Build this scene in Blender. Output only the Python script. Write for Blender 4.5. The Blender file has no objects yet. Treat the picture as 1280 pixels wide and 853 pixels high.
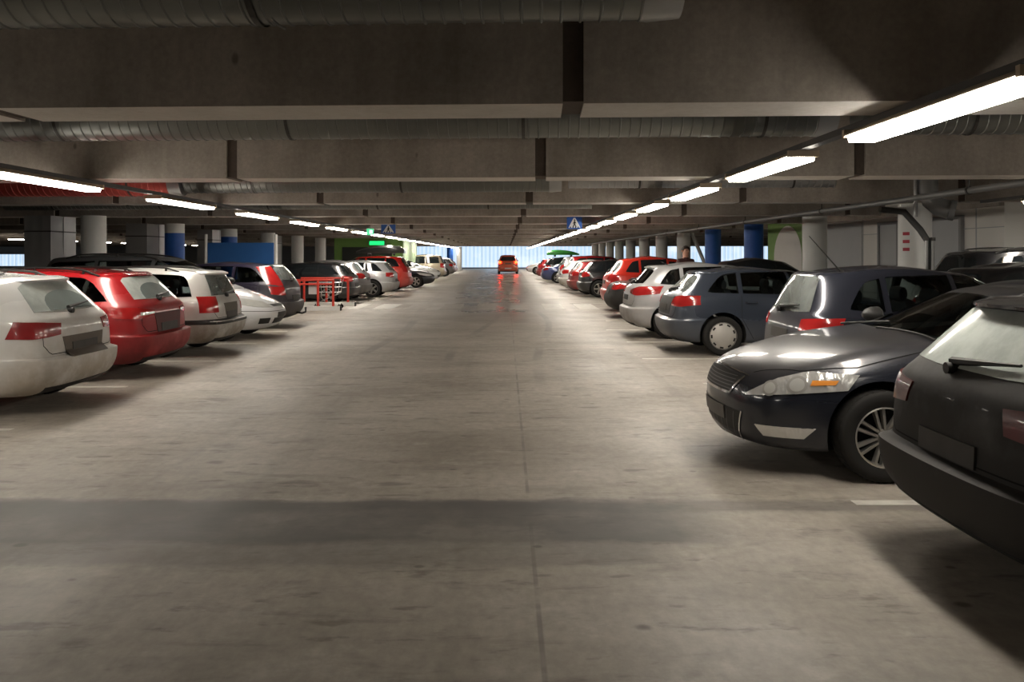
import bpy, bmesh, math, random
from mathutils import Vector, Matrix
from mathutils.bvhtree import BVHTree
random.seed(7)
PI = math.pi
scn = bpy.context.scene
COL = scn.collection
F = 1030.0; VX, VY = 632.0, 320.0; EYE = 1.62

def gx(px, Y):            # lateral position of a photo column at depth Y
    return (px - VX) * Y / F
def gz(py, Y):            # height of a photo row at depth Y
    return EYE - (py - VY) * Y / F

# ------------------------------------------------------------------ objects
def link(o, parent=None):
    COL.objects.link(o)
    if parent is not None:
        o.parent = parent
    return o
def tag(o, label=None, cat=None, group=None, kind=None):
    if label: o['label'] = label
    if cat: o['category'] = cat
    if group: o['group'] = group
    if kind: o['kind'] = kind
    return o
def thing(name, label, cat, loc=(0, 0, 0), rz=0.0, group=None):
    o = bpy.data.objects.new(name, None)
    o.empty_display_size = 0.2
    link(o); o.location = loc; o.rotation_euler = (0, 0, rz)
    return tag(o, label, cat, group)
def mesh_obj(name, verts, faces, mats, parent=None, smooth=False, mi=None, angle=None):
    me = bpy.data.meshes.new(name)
    me.from_pydata([tuple(v) for v in verts], [], [tuple(f) for f in faces])
    if not isinstance(mats, (list, tuple)): mats = [mats]
    for m in mats: me.materials.append(m)
    if mi:
        for p, k in zip(me.polygons, mi): p.material_index = k
    me.update()
    if smooth:
        me.shade_smooth()
        if angle: me.set_sharp_from_angle(angle=math.radians(angle))
    return link(bpy.data.objects.new(name, me), parent)
class MB:
    """Collects simple solids into one mesh."""
    def __init__(s): s.v = []; s.f = []; s.m = []
    def add(s, vs, fs, mi=0):
        b = len(s.v); s.v += [tuple(v) for v in vs]
        s.f += [tuple(i + b for i in f) for f in fs]; s.m += [mi] * len(fs)
    def box(s, x0, x1, y0, y1, z0, z1, mi=0, M=None):
        vs = [Vector((x, y, z)) for z in (z0, z1) for y in (y0, y1) for x in (x0, x1)]
        if M: vs = [M @ v for v in vs]
        s.add(vs, [(0, 2, 3, 1), (4, 5, 7, 6), (0, 1, 5, 4), (2, 6, 7, 3), (0, 4, 6, 2), (1, 3, 7, 5)], mi)
    def tube(s, pts, r, n=8, mi=0, caps=True):
        pts = [Vector(p) for p in pts]; rs = r if isinstance(r, (list, tuple)) else [r] * len(pts)
        rings = []; up = None
        for i, p in enumerate(pts):
            a = pts[max(0, i - 1)]; b = pts[min(len(pts) - 1, i + 1)]
            t = (b - a).normalized()
            if up is None:
                up = Vector((0, 0, 1)) if abs(t.z) < .9 else Vector((1, 0, 0))
            u = (up - t * up.dot(t)).normalized(); w = t.cross(u); up = u
            rings.append([p + (u * math.cos(2 * PI * k / n) + w * math.sin(2 * PI * k / n)) * rs[i] for k in range(n)])
        vs = [v for R in rings for v in R]; fs = []
        for i in range(len(pts) - 1):
            for k in range(n):
                fs.append((i * n + k, i * n + (k + 1) % n, (i + 1) * n + (k + 1) % n, (i + 1) * n + k))
        if caps:
            fs.append(tuple(range(n - 1, -1, -1))); fs.append(tuple((len(pts) - 1) * n + k for k in range(n)))
        s.add(vs, fs, mi)
    def lathe(s, prof, axis='z', n=24, c=(0, 0, 0), mi=0, cap0=True, cap1=True):
        vs = []; fs = []
        for (r, h) in prof:
            for k in range(n):
                a = 2 * PI * k / n; p = (r * math.cos(a), r * math.sin(a), h)
                if axis == 'y': p = (p[0], h, p[1])
                if axis == 'x': p = (h, p[0], p[1])
                vs.append((p[0] + c[0], p[1] + c[1], p[2] + c[2]))
        for i in range(len(prof) - 1):
            for k in range(n):
                q = (i * n + k, i * n + (k + 1) % n, (i + 1) * n + (k + 1) % n, (i + 1) * n + k)
                fs.append(q[::-1] if axis == 'y' else q)
        if cap0: fs.append(tuple(range(n)) if axis == 'y' else tuple(range(n - 1, -1, -1)))
        if cap1:
            q = tuple((len(prof) - 1) * n + k for k in range(n)); fs.append(q[::-1] if axis == 'y' else q)
        s.add(vs, fs, mi)
    def loft(s, secs, mi=0):
        n = len(secs[0]); vs = [v for S in secs for v in S]; fs = []
        for i in range(len(secs) - 1):
            for k in range(n):
                fs.append((i * n + k, i * n + (k + 1) % n, (i + 1) * n + (k + 1) % n, (i + 1) * n + k))
        fs.append(tuple(range(n - 1, -1, -1))); fs.append(tuple((len(secs) - 1) * n + k for k in range(n)))
        s.add(vs, fs, mi)
    def build(s, name, mats, parent=None, smooth=False, angle=40):
        o = mesh_obj(name, s.v, s.f, mats, parent, smooth, s.m, angle)
        bm = bmesh.new(); bm.from_mesh(o.data)
        bmesh.ops.recalc_face_normals(bm, faces=bm.faces)
        bm.to_mesh(o.data); bm.free()
        return o

# ------------------------------------------------------------------ materials
_mats = {}
def new_mat(name):
    m = bpy.data.materials.new(name); m.use_nodes = True
    nt = m.node_tree; b = nt.nodes['Principled BSDF']
    return m, nt, b
def plain(name, col, rough=.5, metal=0.0, coat=0.0, spec=.5, noise=0.0, nscale=6.0):
    k = ('p', name)
    if k in _mats: return _mats[k]
    m, nt, b = new_mat(name)
    b.inputs['Base Color'].default_value = (*col, 1); b.inputs['Roughness'].default_value = rough
    b.inputs['Metallic'].default_value = metal; b.inputs['Coat Weight'].default_value = coat
    b.inputs['Specular IOR Level'].default_value = spec
    tc = nt.nodes.new('ShaderNodeTexCoord'); n = nt.nodes.new('ShaderNodeTexNoise')
    n.inputs['Scale'].default_value = nscale; n.inputs['Detail'].default_value = 5
    nt.links.new(tc.outputs['Object'], n.inputs['Vector'])
    mx = nt.nodes.new('ShaderNodeMix'); mx.data_type = 'RGBA'; mx.blend_type = 'MIX'
    mx.inputs[6].default_value = (*[c * (1 - noise) for c in col], 1); mx.inputs[7].default_value = (*[min(1, c * (1 + noise)) for c in col], 1)
    nt.links.new(n.outputs['Fac'], mx.inputs[0]); nt.links.new(mx.outputs[2], b.inputs['Base Color'])
    _mats[k] = m; return m
def emit(name, col, strength):
    k = ('e', name)
    if k in _mats: return _mats[k]
    m, nt, b = new_mat(name)
    b.inputs['Base Color'].default_value = (*col, 1)
    b.inputs['Emission Color'].default_value = (*col, 1); b.inputs['Emission Strength'].default_value = strength
    b.inputs['Roughness'].default_value = .4
    _mats[k] = m; return m
def ramp(nt, src, stops):
    r = nt.nodes.new('ShaderNodeValToRGB')
    e = r.color_ramp.elements
    while len(e) < len(stops): e.new(.5)
    for el, (p, c) in zip(e, stops):
        el.position = p; el.color = (*c, 1) if len(c) == 3 else c
    nt.links.new(src, r.inputs[0]); return r
def math_node(nt, op, a, b=None, clamp=False):
    n = nt.nodes.new('ShaderNodeMath'); n.operation = op; n.use_clamp = clamp
    for i, v in ((0, a), (1, b)):
        if v is None: continue
        if isinstance(v, (int, float)): n.inputs[i].default_value = v
        else: nt.links.new(v, n.inputs[i])
    return n.outputs[0]
def map_range(nt, v, a, b, c=0.0, d=1.0, smooth=True):
    n = nt.nodes.new('ShaderNodeMapRange'); n.clamp = True
    if smooth: n.interpolation_type = 'SMOOTHSTEP'
    nt.links.new(v, n.inputs['Value'])
    for k, x in zip(('From Min', 'From Max', 'To Min', 'To Max'), (a, b, c, d)): n.inputs[k].default_value = x
    return n.outputs['Result']
def mixc(nt, fac, a, b, mode='MIX'):
    n = nt.nodes.new('ShaderNodeMix'); n.data_type = 'RGBA'; n.blend_type = mode
    for i, v in ((0, fac), (6, a), (7, b)):
        if isinstance(v, (int, float)): n.inputs[i].default_value = v
        elif isinstance(v, tuple): n.inputs[i].default_value = (*v, 1)
        else: nt.links.new(v, n.inputs[i])
    return n.outputs[2]
def noise(nt, vec, scale, detail=4, rough=.55, dist=0.0):
    n = nt.nodes.new('ShaderNodeTexNoise')
    n.inputs['Scale'].default_value = scale; n.inputs['Detail'].default_value = detail
    n.inputs['Roughness'].default_value = rough; n.inputs['Distortion'].default_value = dist
    nt.links.new(vec, n.inputs['Vector']); return n.outputs['Fac']
def mapping(nt, vec, sc=(1, 1, 1), loc=(0, 0, 0)):
    n = nt.nodes.new('ShaderNodeMapping'); n.inputs['Scale'].default_value = sc; n.inputs['Location'].default_value = loc
    nt.links.new(vec, n.inputs['Vector']); return n.outputs[0]

def concrete(name, dark, light, pits=True, streak=0.4):
    k = ('c', name)
    if k in _mats: return _mats[k]
    m, nt, b = new_mat(name)
    pos = nt.nodes.new('ShaderNodeNewGeometry').outputs['Position']
    big = noise(nt, pos, .7, 6, .6)
    st = noise(nt, mapping(nt, pos, (2.2, 2.2, .25)), 1.0, 5, .65)
    f = math_node(nt, 'ADD', math_node(nt, 'MULTIPLY', big, 1 - streak), math_node(nt, 'MULTIPLY', st, streak))
    c = ramp(nt, f, [(.36, dark), (.64, light)]).outputs[0]
    fine = noise(nt, pos, 22, 4, .7)
    c = mixc(nt, .25, c, ramp(nt, fine, [(.3, (.25, .25, .25)), (.7, (.75, .75, .75))]).outputs[0], 'OVERLAY')
    if pits:
        v = nt.nodes.new('ShaderNodeTexVoronoi'); v.inputs['Scale'].default_value = 2.3
        nt.links.new(mapping(nt, pos, (1, 1, .55)), v.inputs['Vector'])
        p = map_range(nt, v.outputs['Distance'], .03, .075, .6, 0.0)
        c = mixc(nt, p, c, tuple(x * .3 for x in dark))
    nt.links.new(c, b.inputs['Base Color'])
    b.inputs['Roughness'].default_value = .85
    bp = nt.nodes.new('ShaderNodeBump'); bp.inputs['Strength'].default_value = .15; bp.inputs['Distance'].default_value = .01
    nt.links.new(fine, bp.inputs['Height']); nt.links.new(bp.outputs[0], b.inputs['Normal'])
    _mats[k] = m; return m

def floor_mat():
    m, nt, b = new_mat('worn_floor_concrete')
    pos = nt.nodes.new('ShaderNodeNewGeometry').outputs['Position']
    sep = nt.nodes.new('ShaderNodeSeparateXYZ'); nt.links.new(pos, sep.inputs[0])
    X, Y = sep.outputs[0], sep.outputs[1]
    big = noise(nt, mapping(nt, pos, (.45, .8, 1)), 1.0, 7, .62, .4)
    c = ramp(nt, big, [(.30, (.27, .238, .200)), (.52, (.375, .338, .290)), (.72, (.46, .42, .368))]).outputs[0]
    mid = noise(nt, mapping(nt, pos, (1.3, 5.0, 1)), 1.0, 7, .68, .5)
    c = mixc(nt, map_range(nt, mid, .53, .70, 0, .55), c, (.19, .165, .14))
    lite = noise(nt, mapping(nt, pos, (2.2, 3.0, 1), (5, 3, 0)), 1.0, 7, .66)
    c = mixc(nt, map_range(nt, lite, .54, .72, 0, .45), c, (.55, .51, .455))
    # lengthwise wheel polish and dirt down the lane
    ln = noise(nt, mapping(nt, pos, (1.6, .06, 1), (2, 0, 0)), 1.0, 4, .6)
    c = mixc(nt, map_range(nt, ln, .52, .72, 0, .40), c, (.19, .168, .145))
    fine = noise(nt, mapping(nt, pos, (14, 9, 1)), 1.0, 5, .7)
    c = mixc(nt, .35, c, ramp(nt, fine, [(.3, (.28, .28, .28)), (.7, (.70, .70, .70))]).outputs[0], 'OVERLAY')
    # small oil spots
    for (sc, off, thr, soft, amt) in ((1.25, (0, 0, 0), .026, .048, .75), (2.3, (3.3, 1.7, 0), .018, .032, .65), (.55, (7.1, 2.9, 0), .05, .09, .6)):
        v = nt.nodes.new('ShaderNodeTexVoronoi'); v.inputs['Scale'].default_value = sc
        nt.links.new(mapping(nt, pos, (1, 1.3, 0), off), v.inputs['Vector'])
        sc_ = nt.nodes.new('ShaderNodeSeparateColor'); nt.links.new(v.outputs['Color'], sc_.inputs[0])
        e = math_node(nt, 'ADD', v.outputs['Distance'], math_node(nt, 'MULTIPLY', math_node(nt, 'SUBTRACT', noise(nt, pos, 18, 3), .5), .02))
        s_ = math_node(nt, 'MULTIPLY', map_range(nt, e, thr * sc * .9, soft * sc * 1.2, amt, 0), map_range(nt, sc_.outputs[0], .35, .6, 0, 1))
        c = mixc(nt, s_, c, (.09, .078, .066))
    # ragged grease smears
    for (sx, sy, off, a, z, amt) in ((1.1, 2.6, (1.3, .4, 0), .60, .70, .60), (2.4, 6.5, (4.4, 8.1, 0), .585, .68, .6), (.5, 1.1, (6.2, 3.3, 0), .60, .72, .35)):
        s_ = noise(nt, mapping(nt, pos, (sx, sy, 1), off), 1.0, 6, .6)
        c = mixc(nt, map_range(nt, s_, a, z, 0, amt), c, (.135, .118, .10))
    # long ragged-edged dark band lying across the lane
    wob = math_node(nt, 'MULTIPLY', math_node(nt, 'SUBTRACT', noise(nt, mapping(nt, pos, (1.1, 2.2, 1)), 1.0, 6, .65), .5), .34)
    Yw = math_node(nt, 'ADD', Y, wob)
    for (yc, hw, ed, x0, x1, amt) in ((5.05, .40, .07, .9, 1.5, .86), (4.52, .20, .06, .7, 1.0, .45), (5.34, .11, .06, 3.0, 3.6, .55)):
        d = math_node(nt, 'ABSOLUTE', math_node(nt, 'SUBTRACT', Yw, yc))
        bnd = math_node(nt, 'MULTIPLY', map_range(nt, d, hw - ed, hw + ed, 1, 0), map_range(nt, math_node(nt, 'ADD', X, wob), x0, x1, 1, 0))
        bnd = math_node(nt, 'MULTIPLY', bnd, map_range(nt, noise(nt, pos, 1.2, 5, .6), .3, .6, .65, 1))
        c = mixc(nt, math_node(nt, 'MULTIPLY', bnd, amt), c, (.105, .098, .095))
    # tyre marks curving down the middle
    for (x0, amp, ph, wd) in ((-.55, .35, .3, .10), (.75, .30, 1.0, .10), (-2.4, .2, 2.0, .13)):
        s = math_node(nt, 'MULTIPLY', math_node(nt, 'SINE', math_node(nt, 'ADD', math_node(nt, 'MULTIPLY', Y, .33), ph)), amp)
        dd = math_node(nt, 'ABSOLUTE', math_node(nt, 'SUBTRACT', math_node(nt, 'SUBTRACT', X, x0), s))
        t = math_node(nt, 'MULTIPLY', map_range(nt, dd, wd * .4, wd, .5, 0), map_range(nt, noise(nt, pos, .35, 3), .42, .6, 0, 1))
        t = math_node(nt, 'MULTIPLY', t, map_range(nt, Y, 9, 13, .10, 1))
        c = mixc(nt, t, c, (.15, .135, .125))
    # slab joints
    gap = map_range(nt, noise(nt, pos, 2.2, 4), .42, .6, .1, 1)
    for (src, at, wd, amt) in ((X, .15, .016, .5), (Y, 17.4, .035, .5), (Y, 9.9, .02, .35), (Y, 27.9, .05, .5)):
        dd = math_node(nt, 'ABSOLUTE', math_node(nt, 'SUBTRACT', src, at))
        c = mixc(nt, math_node(nt, 'MULTIPLY', map_range(nt, dd, wd * .4, wd, amt, 0), gap), c, (.12, .11, .10))
    wornlane = math_node(nt, 'MULTIPLY', map_range(nt, math_node(nt, 'ABSOLUTE', math_node(nt, 'ADD', X, .7)), 1.0, 2.8, 1, 0), map_range(nt, Y, 12, 26, 0, .28))
    c = mixc(nt, wornlane, c, (.17, .16, .155))
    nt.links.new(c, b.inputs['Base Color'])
    rg = noise(nt, mapping(nt, pos, (.6, .35, 1), (9, 2, 0)), 1.0, 5, .6)
    lane = math_node(nt, 'MULTIPLY', map_range(nt, math_node(nt, 'ABSOLUTE', math_node(nt, 'ADD', X, .7)), .8, 3.2, 1, 0), map_range(nt, Y, 14, 26, 0, 1))
    rr = math_node(nt, 'MULTIPLY', map_range(nt, rg, .3, .7, .43, .60), math_node(nt, 'SUBTRACT', 1.0, math_node(nt, 'MULTIPLY', lane, .46)))
    nt.links.new(rr, b.inputs['Roughness'])
    b.inputs['Specular IOR Level'].default_value = .38
    bp = nt.nodes.new('ShaderNodeBump'); bp.inputs['Strength'].default_value = .05; bp.inputs['Distance'].default_value = .01
    nt.links.new(noise(nt, pos, 9, 6, .7), bp.inputs['Height']); nt.links.new(bp.outputs[0], b.inputs['Normal'])
    return m

def paint(name, col, metal=.25, rough=.28, dirt=.4, dirtcol=(.20, .17, .14), rear=.0, top=.75, dust=.0):
    k = ('car', name)
    if k in _mats: return _mats[k]
    m, nt, b = new_mat(name)
    tc = nt.nodes.new('ShaderNodeTexCoord').outputs['Object']
    sep = nt.nodes.new('ShaderNodeSeparateXYZ'); nt.links.new(tc, sep.inputs[0])
    n = noise(nt, tc, 3.2, 6, .65)
    h = map_range(nt, sep.outputs[2], .2, top, 1, 0)
    rr = map_range(nt, sep.outputs[0], -2.1, -1.55, rear, 0)
    rr = math_node(nt, 'MULTIPLY', rr, map_range(nt, sep.outputs[2], .95, 1.25, 1, 0))
    f = math_node(nt, 'ADD', math_node(nt, 'MULTIPLY', h, dirt), rr)
    f = math_node(nt, 'MULTIPLY', f, map_range(nt, n, .25, .7, .45, 1.15), True)
    c = mixc(nt, f, tuple(col), tuple(dirtcol))
    if dust:
        nn = nt.nodes.new('ShaderNodeSeparateXYZ'); nt.links.new(nt.nodes.new('ShaderNodeNewGeometry').outputs['Normal'], nn.inputs[0])
        du = math_node(nt, 'MULTIPLY', map_range(nt, nn.outputs[2], .25, .95, 0, dust), map_range(nt, noise(nt, tc, 2.0, 6, .65), .3, .65, .55, 1.1), True)
        c = mixc(nt, du, c, (.17, .155, .14)); f = math_node(nt, 'MAXIMUM', f, math_node(nt, 'MULTIPLY', du, .55))
    nt.links.new(c, b.inputs['Base Color'])
    nt.links.new(map_range(nt, f, 0, .8, rough, .75, False), b.inputs['Roughness'])
    nt.links.new(map_range(nt, f, 0, .6, metal, 0, False), b.inputs['Metallic'])
    nt.links.new(map_range(nt, f, 0, .6, .8, 0, False), b.inputs['Coat Weight'])
    b.inputs['Coat Roughness'].default_value = .07
    _mats[k] = m; return m

GLASS = plain('dark_car_glass', (.012, .015, .017), .04, 0, 0, .6, .2)
GLASS_DIRTY = plain('salt_filmed_glass', (.56, .61, .58), .2, 0, .3, .5, .25, 2.5)
def clear_glass(name, tint, film=0.0, filmcol=(.5, .54, .52)):
    m, nt, b = new_mat(name)
    nt.nodes.remove(b); out = nt.nodes['Material Output']
    tr = nt.nodes.new('ShaderNodeBsdfTransparent'); tr.inputs[0].default_value = (*tint, 1)
    gl = nt.nodes.new('ShaderNodeBsdfGlossy'); gl.inputs['Roughness'].default_value = .03 + .1 * film
    fr = nt.nodes.new('ShaderNodeFresnel'); fr.inputs[0].default_value = 1.5
    a = tr.outputs[0]
    if film:
        di = nt.nodes.new('ShaderNodeBsdfDiffuse'); di.inputs[0].default_value = (*filmcol, 1)
        mx = nt.nodes.new('ShaderNodeMixShader'); tc = nt.nodes.new('ShaderNodeTexCoord').outputs['Object']
        nt.links.new(map_range(nt, noise(nt, tc, 2.6, 6, .65), .3, .7, film * .75, min(1, film * 1.2)), mx.inputs[0])
        nt.links.new(a, mx.inputs[1]); nt.links.new(di.outputs[0], mx.inputs[2]); a = mx.outputs[0]
    m2 = nt.nodes.new('ShaderNodeMixShader'); nt.links.new(fr.outputs[0], m2.inputs[0])
    nt.links.new(a, m2.inputs[1]); nt.links.new(gl.outputs[0], m2.inputs[2]); nt.links.new(m2.outputs[0], out.inputs[0])
    return m
CLEAR = clear_glass('tinted_side_glass', (.42, .48, .47))
CLEAR_DARK = clear_glass('privacy_glass', (.10, .11, .11))
CLEAR_FILM = clear_glass('filmed_rear_glass', (.45, .50, .49), .30)
CLEAR_SALT = clear_glass('salted_rear_glass', (.5, .55, .53), .86, (.60, .65, .62))
SEATM = plain('seat_fabric', (.05, .05, .055), .85, noise=.2)
GLASS_HAZE = plain('lightly_filmed_glass', (.17, .20, .20), .12, 0, .3, .5, .35, 2.5)
RUBBER = plain('tyre_rubber', (.018, .017, .016), .8, 0, 0, .3, .4)
BLACKP = plain('black_plastic', (.022, .021, .020), .55, 0, 0, .4, .25)
GAP = plain('shut_line_black', (.008, .008, .008), .8, 0, 0, .2)
ALLOY = plain('alloy_metal', (.48, .46, .43), .35, .75, 0, .5, .2)
CAPM = plain('wheel_cover_silver', (.50, .48, .45), .45, .35, 0, .5, .15)
DARKWELL = plain('dark_wheel_well', (.012, .011, .010), .9)
CHROME = plain('chrome', (.75, .75, .75), .15, 1.0)
REDLENS = plain('red_tail_lens', (.42, .018, .018), .14, 0, .7, .6, .4, 5)
DARKLENS = plain('dull_dark_red_lens', (.10, .008, .010), .3, 0, .5, .5, .3, 8)
PALELENS = plain('clear_lamp_lens', (.60, .60, .57), .12, 0, .8, .6, .2, 8)
REFLECTOR = plain('lamp_reflector', (.70, .69, .66), .22, .6, .5, .5, .25, 14)
def lamp_glass():
    m, nt, b = new_mat('headlamp_glass')
    b.inputs['Base Color'].default_value = (.80, .80, .78, 1); b.inputs['Metallic'].default_value = .55; b.inputs['Roughness'].default_value = .2
    b.inputs['Coat Weight'].default_value = 1.0; b.inputs['Coat Roughness'].default_value = .05
    tc = nt.nodes.new('ShaderNodeTexCoord').outputs['Object']
    bp = nt.nodes.new('ShaderNodeBump'); bp.inputs['Strength'].default_value = .5; bp.inputs['Distance'].default_value = .03
    nt.links.new(noise(nt, mapping(nt, tc, (1, 1, .5)), 14, 2), bp.inputs['Height']); nt.links.new(bp.outputs[0], b.inputs['Normal'])
    return m
HEADGLASS = lamp_glass()
AMBER = plain('amber_lens', (.85, .32, .06), .2, 0, .6, .5, .1)
PLATE = plain('dirty_number_plate', (.055, .050, .046), .6, 0, 0, .4, .3)
PLATEL = plain('grey_number_plate', (.16, .15, .14), .6, 0, 0, .4, .3)

# ------------------------------------------------------------------ cars
NCOL_SIDE = (0, .07, .18, .34, .5, .66, .82, .93, 1)
def car_rings(levels, L):
    rings = []
    for lv in levels:
        d = dict(br=.07, bf=.25, wr=.93, wf=.88, cr=.16, cf=.28, zm=0.0)
        d.update(lv)
        w = d['w']; pr = []
        xr, xf = d['xr'], L - d['xf']; zr, zf = d['zr'], d['zf']
        half = []
        for fy, fb in ((0, 0), (.36, .10), (.68, .38), (.90, 1.0)):
            half.append((xr + d['br'] * fb, fy * w * d['wr'], zr))
        xa, xb = xr + d['br'] + d['cr'], xf - d['bf'] - d['cf']
        for t in NCOL_SIDE:
            x = xa + (xb - xa) * t
            k = 1 - (1 - d['wr']) * max(0, (.5 - t) / .5) ** 2.4 if t < .5 else 1 - (1 - d['wf']) * ((t - .5) / .5) ** 2.4
            z = zr + (zf - zr) * t + d['zm'] * (1 - (2 * t - 1) ** 2)
            half.append((x, w * k, z))
        for fy, fb in ((.90, 1.0), (.68, .40), (.36, .11), (0, 0)):
            half.append((xf - d['bf'] * fb, fy * w * d['wf'], zf))
        full = half + [(x, -y, z) for (x, y, z) in half[-2:0:-1]]
        rings.append(full)
    return rings

def eval_mesh(o):
    dg = bpy.context.evaluated_depsgraph_get()
    dg.update()
    return bpy.data.meshes.new_from_object(o.evaluated_get(dg))

def resample(pts, n):
    pts = [Vector(p) for p in pts]
    ds = [0]
    for a, b in zip(pts, pts[1:]): ds.append(ds[-1] + (b - a).length)
    T = ds[-1]; out = []
    if T < 1e-9: return [pts[0].copy() for _ in range(n + 1)]
    for i in range(n + 1):
        s = T * i / n; j = 0
        while j < len(ds) - 2 and ds[j + 1] < s: j += 1
        seg = ds[j + 1] - ds[j]
        out.append(pts[j].lerp(pts[j + 1], (s - ds[j]) / seg if seg > 1e-9 else 0))
    return out

class Car:
    def __init__(s, name, label, L, W, H, levels, paintm, L0, W0, H0, axles, tyre=.315, track=None, sub=2, loc=(0, 0, 0), rz=0.0, crease=None, group=None, zmin=.18, windows=None, upper=None):
        s.L, s.W, s.H = L, W, H
        s.sx, s.sy, s.sz = L / L0, W / W0, H / H0
        s.root = thing(name, label, 'car', loc, rz, group)
        rings = car_rings(levels, L0)
        n = len(rings[0]); bm = bmesh.new()
        V = [[bm.verts.new(p) for p in R] for R in rings]
        cl = bm.edges.layers.float.new('crease_edge')
        for i in range(len(V) - 1):
            for k in range(n):
                bm.faces.new((V[i][k], V[i][(k + 1) % n], V[i + 1][(k + 1) % n], V[i + 1][k]))
        h = n // 2
        for R, flip in ((V[0], True), (V[-1], False)):
            for k in range(h):
                a, b2, c, d = R[k], R[k + 1], R[(n - k - 1) % n], R[(n - k) % n]
                q = [a, b2, c, d] if not flip else [d, c, b2, a]
                uq = []
                for v in q:
                    if v not in uq: uq.append(v)
                if len(uq) > 2: bm.faces.new(uq)
        bmesh.ops.recalc_face_normals(bm, faces=bm.faces)
        for lvl, val in (crease or {}).items():
            for k in range(n):
                e = bm.edges.get((V[lvl][k], V[lvl][(k + 1) % n]))
                if e: e[cl] = val
        me = bpy.data.meshes.new('tmp'); bm.to_mesh(me); bm.free()
        o = bpy.data.objects.new('tmp', me); COL.objects.link(o)
        md = o.modifiers.new('s', 'SUBSURF'); md.levels = md.render_levels = sub
        m2 = eval_mesh(o)
        co = [v.co.copy() for v in m2.vertices]
        lo = [min(c[i] for c in co) for i in range(3)]; hi = [max(c[i] for c in co) for i in range(3)]
        for v in m2.vertices:
            v.co.x = (v.co.x - lo[0]) / (hi[0] - lo[0]) * L - L / 2
            v.co.y = v.co.y / hi[1] * W / 2
            v.co.z = zmin + (v.co.z - lo[2]) / (hi[2] - lo[2]) * (H - zmin)
        o.modifiers.clear(); o.data = m2
        m2.materials.append(paintm); m2.materials.append(DARKWELL)
        s.bvh0 = BVHTree.FromPolygons([v.co.copy() for v in m2.vertices], [tuple(p.vertices) for p in m2.polygons])
        # wheel wells
        s.axles = [a - L / 2 for a in axles]; s.tyre = tyre
        cm = MB()
        for ax in s.axles:
            for sg in (1, -1):
                y0, y1 = (W / 2 - .30, W / 2 + .2) if sg > 0 else (-W / 2 - .2, -W / 2 + .30)
                R = tyre + .055
                cm.lathe([(R, y0), (R, y1)], 'y', 40, (ax, 0, tyre + .012), 0)
                vs = cm.v
        cut = cm.build('cut', [DARKWELL])
        cut.data.materials.clear(); cut.data.materials.append(paintm); cut.data.materials.append(DARKWELL)
        for p in cut.data.polygons: p.material_index = 1
        cuts = [cut]
        if windows:
            # hollow cabin, then one opening per pane
            cl = [dict(l) for l in levels[9:]]
            base = dict(cl[0]); base['zr'] = base['zf'] = .50; cl = [base] + cl
            for l in cl: l['xr'] += .10; l['xf'] += .10; l['w'] = max(.10, l['w'] - .06)
            for l in cl[1:]: l['zr'] -= .045; l['zf'] -= .045
            rg = car_rings(cl, L0); vs = []; fs = []; n2 = len(rg[0])
            for rgi in rg:
                for (x, y, z) in rgi:
                    vs.append(((x - lo[0]) / (hi[0] - lo[0]) * L - L / 2, y / hi[1] * W / 2, zmin + (z - lo[2]) / (hi[2] - lo[2]) * (H - zmin)))
            for i in range(len(rg) - 1):
                for k in range(n2): fs.append((i * n2 + k, i * n2 + (k + 1) % n2, (i + 1) * n2 + (k + 1) % n2, (i + 1) * n2 + k))
            fs.append(tuple(range(n2 - 1, -1, -1))); fs.append(tuple((len(rg) - 1) * n2 + k for k in range(n2)))
            def cutter(vs, fs):
                me = bpy.data.meshes.new('cut'); me.from_pydata([tuple(v) for v in vs], [], fs)
                bm = bmesh.new(); bm.from_mesh(me); bmesh.ops.remove_doubles(bm, verts=bm.verts, dist=1e-4); bmesh.ops.recalc_face_normals(bm, faces=bm.faces); bm.to_mesh(me); bm.free()
                me.materials.append(paintm); me.materials.append(DARKWELL)
                for p_ in me.polygons: p_.material_index = 1
                oo = bpy.data.objects.new('cut', me); COL.objects.link(oo); return oo
            cuts.append(cutter(vs, fs))
            av = []; af = []
            for (plo, phi, d, nn, mm, mir) in windows:
                for sg in ((1, -1) if mir else (1,)):
                    v_, f_ = s.grid(plo, phi, d, nn, mm, .06, .15, sg, True)
                    af += [tuple(i + len(av) for i in q) for q in f_]; av += v_
            cuts.append(cutter(av, af))
        for i_, k_ in enumerate(cuts):
            b = o.modifiers.new('b', 'BOOLEAN'); b.operation = 'DIFFERENCE'; b.object = k_; b.solver = 'EXACT'; b.use_self = (i_ == 2)
        m3 = eval_mesh(o)
        for k_ in cuts: bpy.data.objects.remove(k_)
        bpy.data.objects.remove(o)
        if upper:
            m3.materials.append(upper[0])
            for p_ in m3.polygons:
                if p_.material_index == 0 and p_.center.z > upper[1]: p_.material_index = 2
        m3.shade_smooth(); m3.set_sharp_from_angle(angle=math.radians(38))
        m3.name = 'body'
        s.body = link(bpy.data.objects.new('body', m3), s.root)
        s.track = (track or (W / 2 - .02))
    # template coordinates (x from the rear, y, z) to car coordinates
    def P(s, p): return Vector((p[0] * s.sx - s.L / 2, p[1] * s.sy, p[2] * s.sz))
    def hit(s, p, d):
        d = Vector(d).normalized()
        h = s.bvh0.ray_cast(p - d * 4, d)
        if h[0] is None:
            q = s.bvh0.find_nearest(p); return q[0], q[1]
        n = h[1]
        if n.dot(d) > 0: n = -n
        return h[0], n
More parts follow.
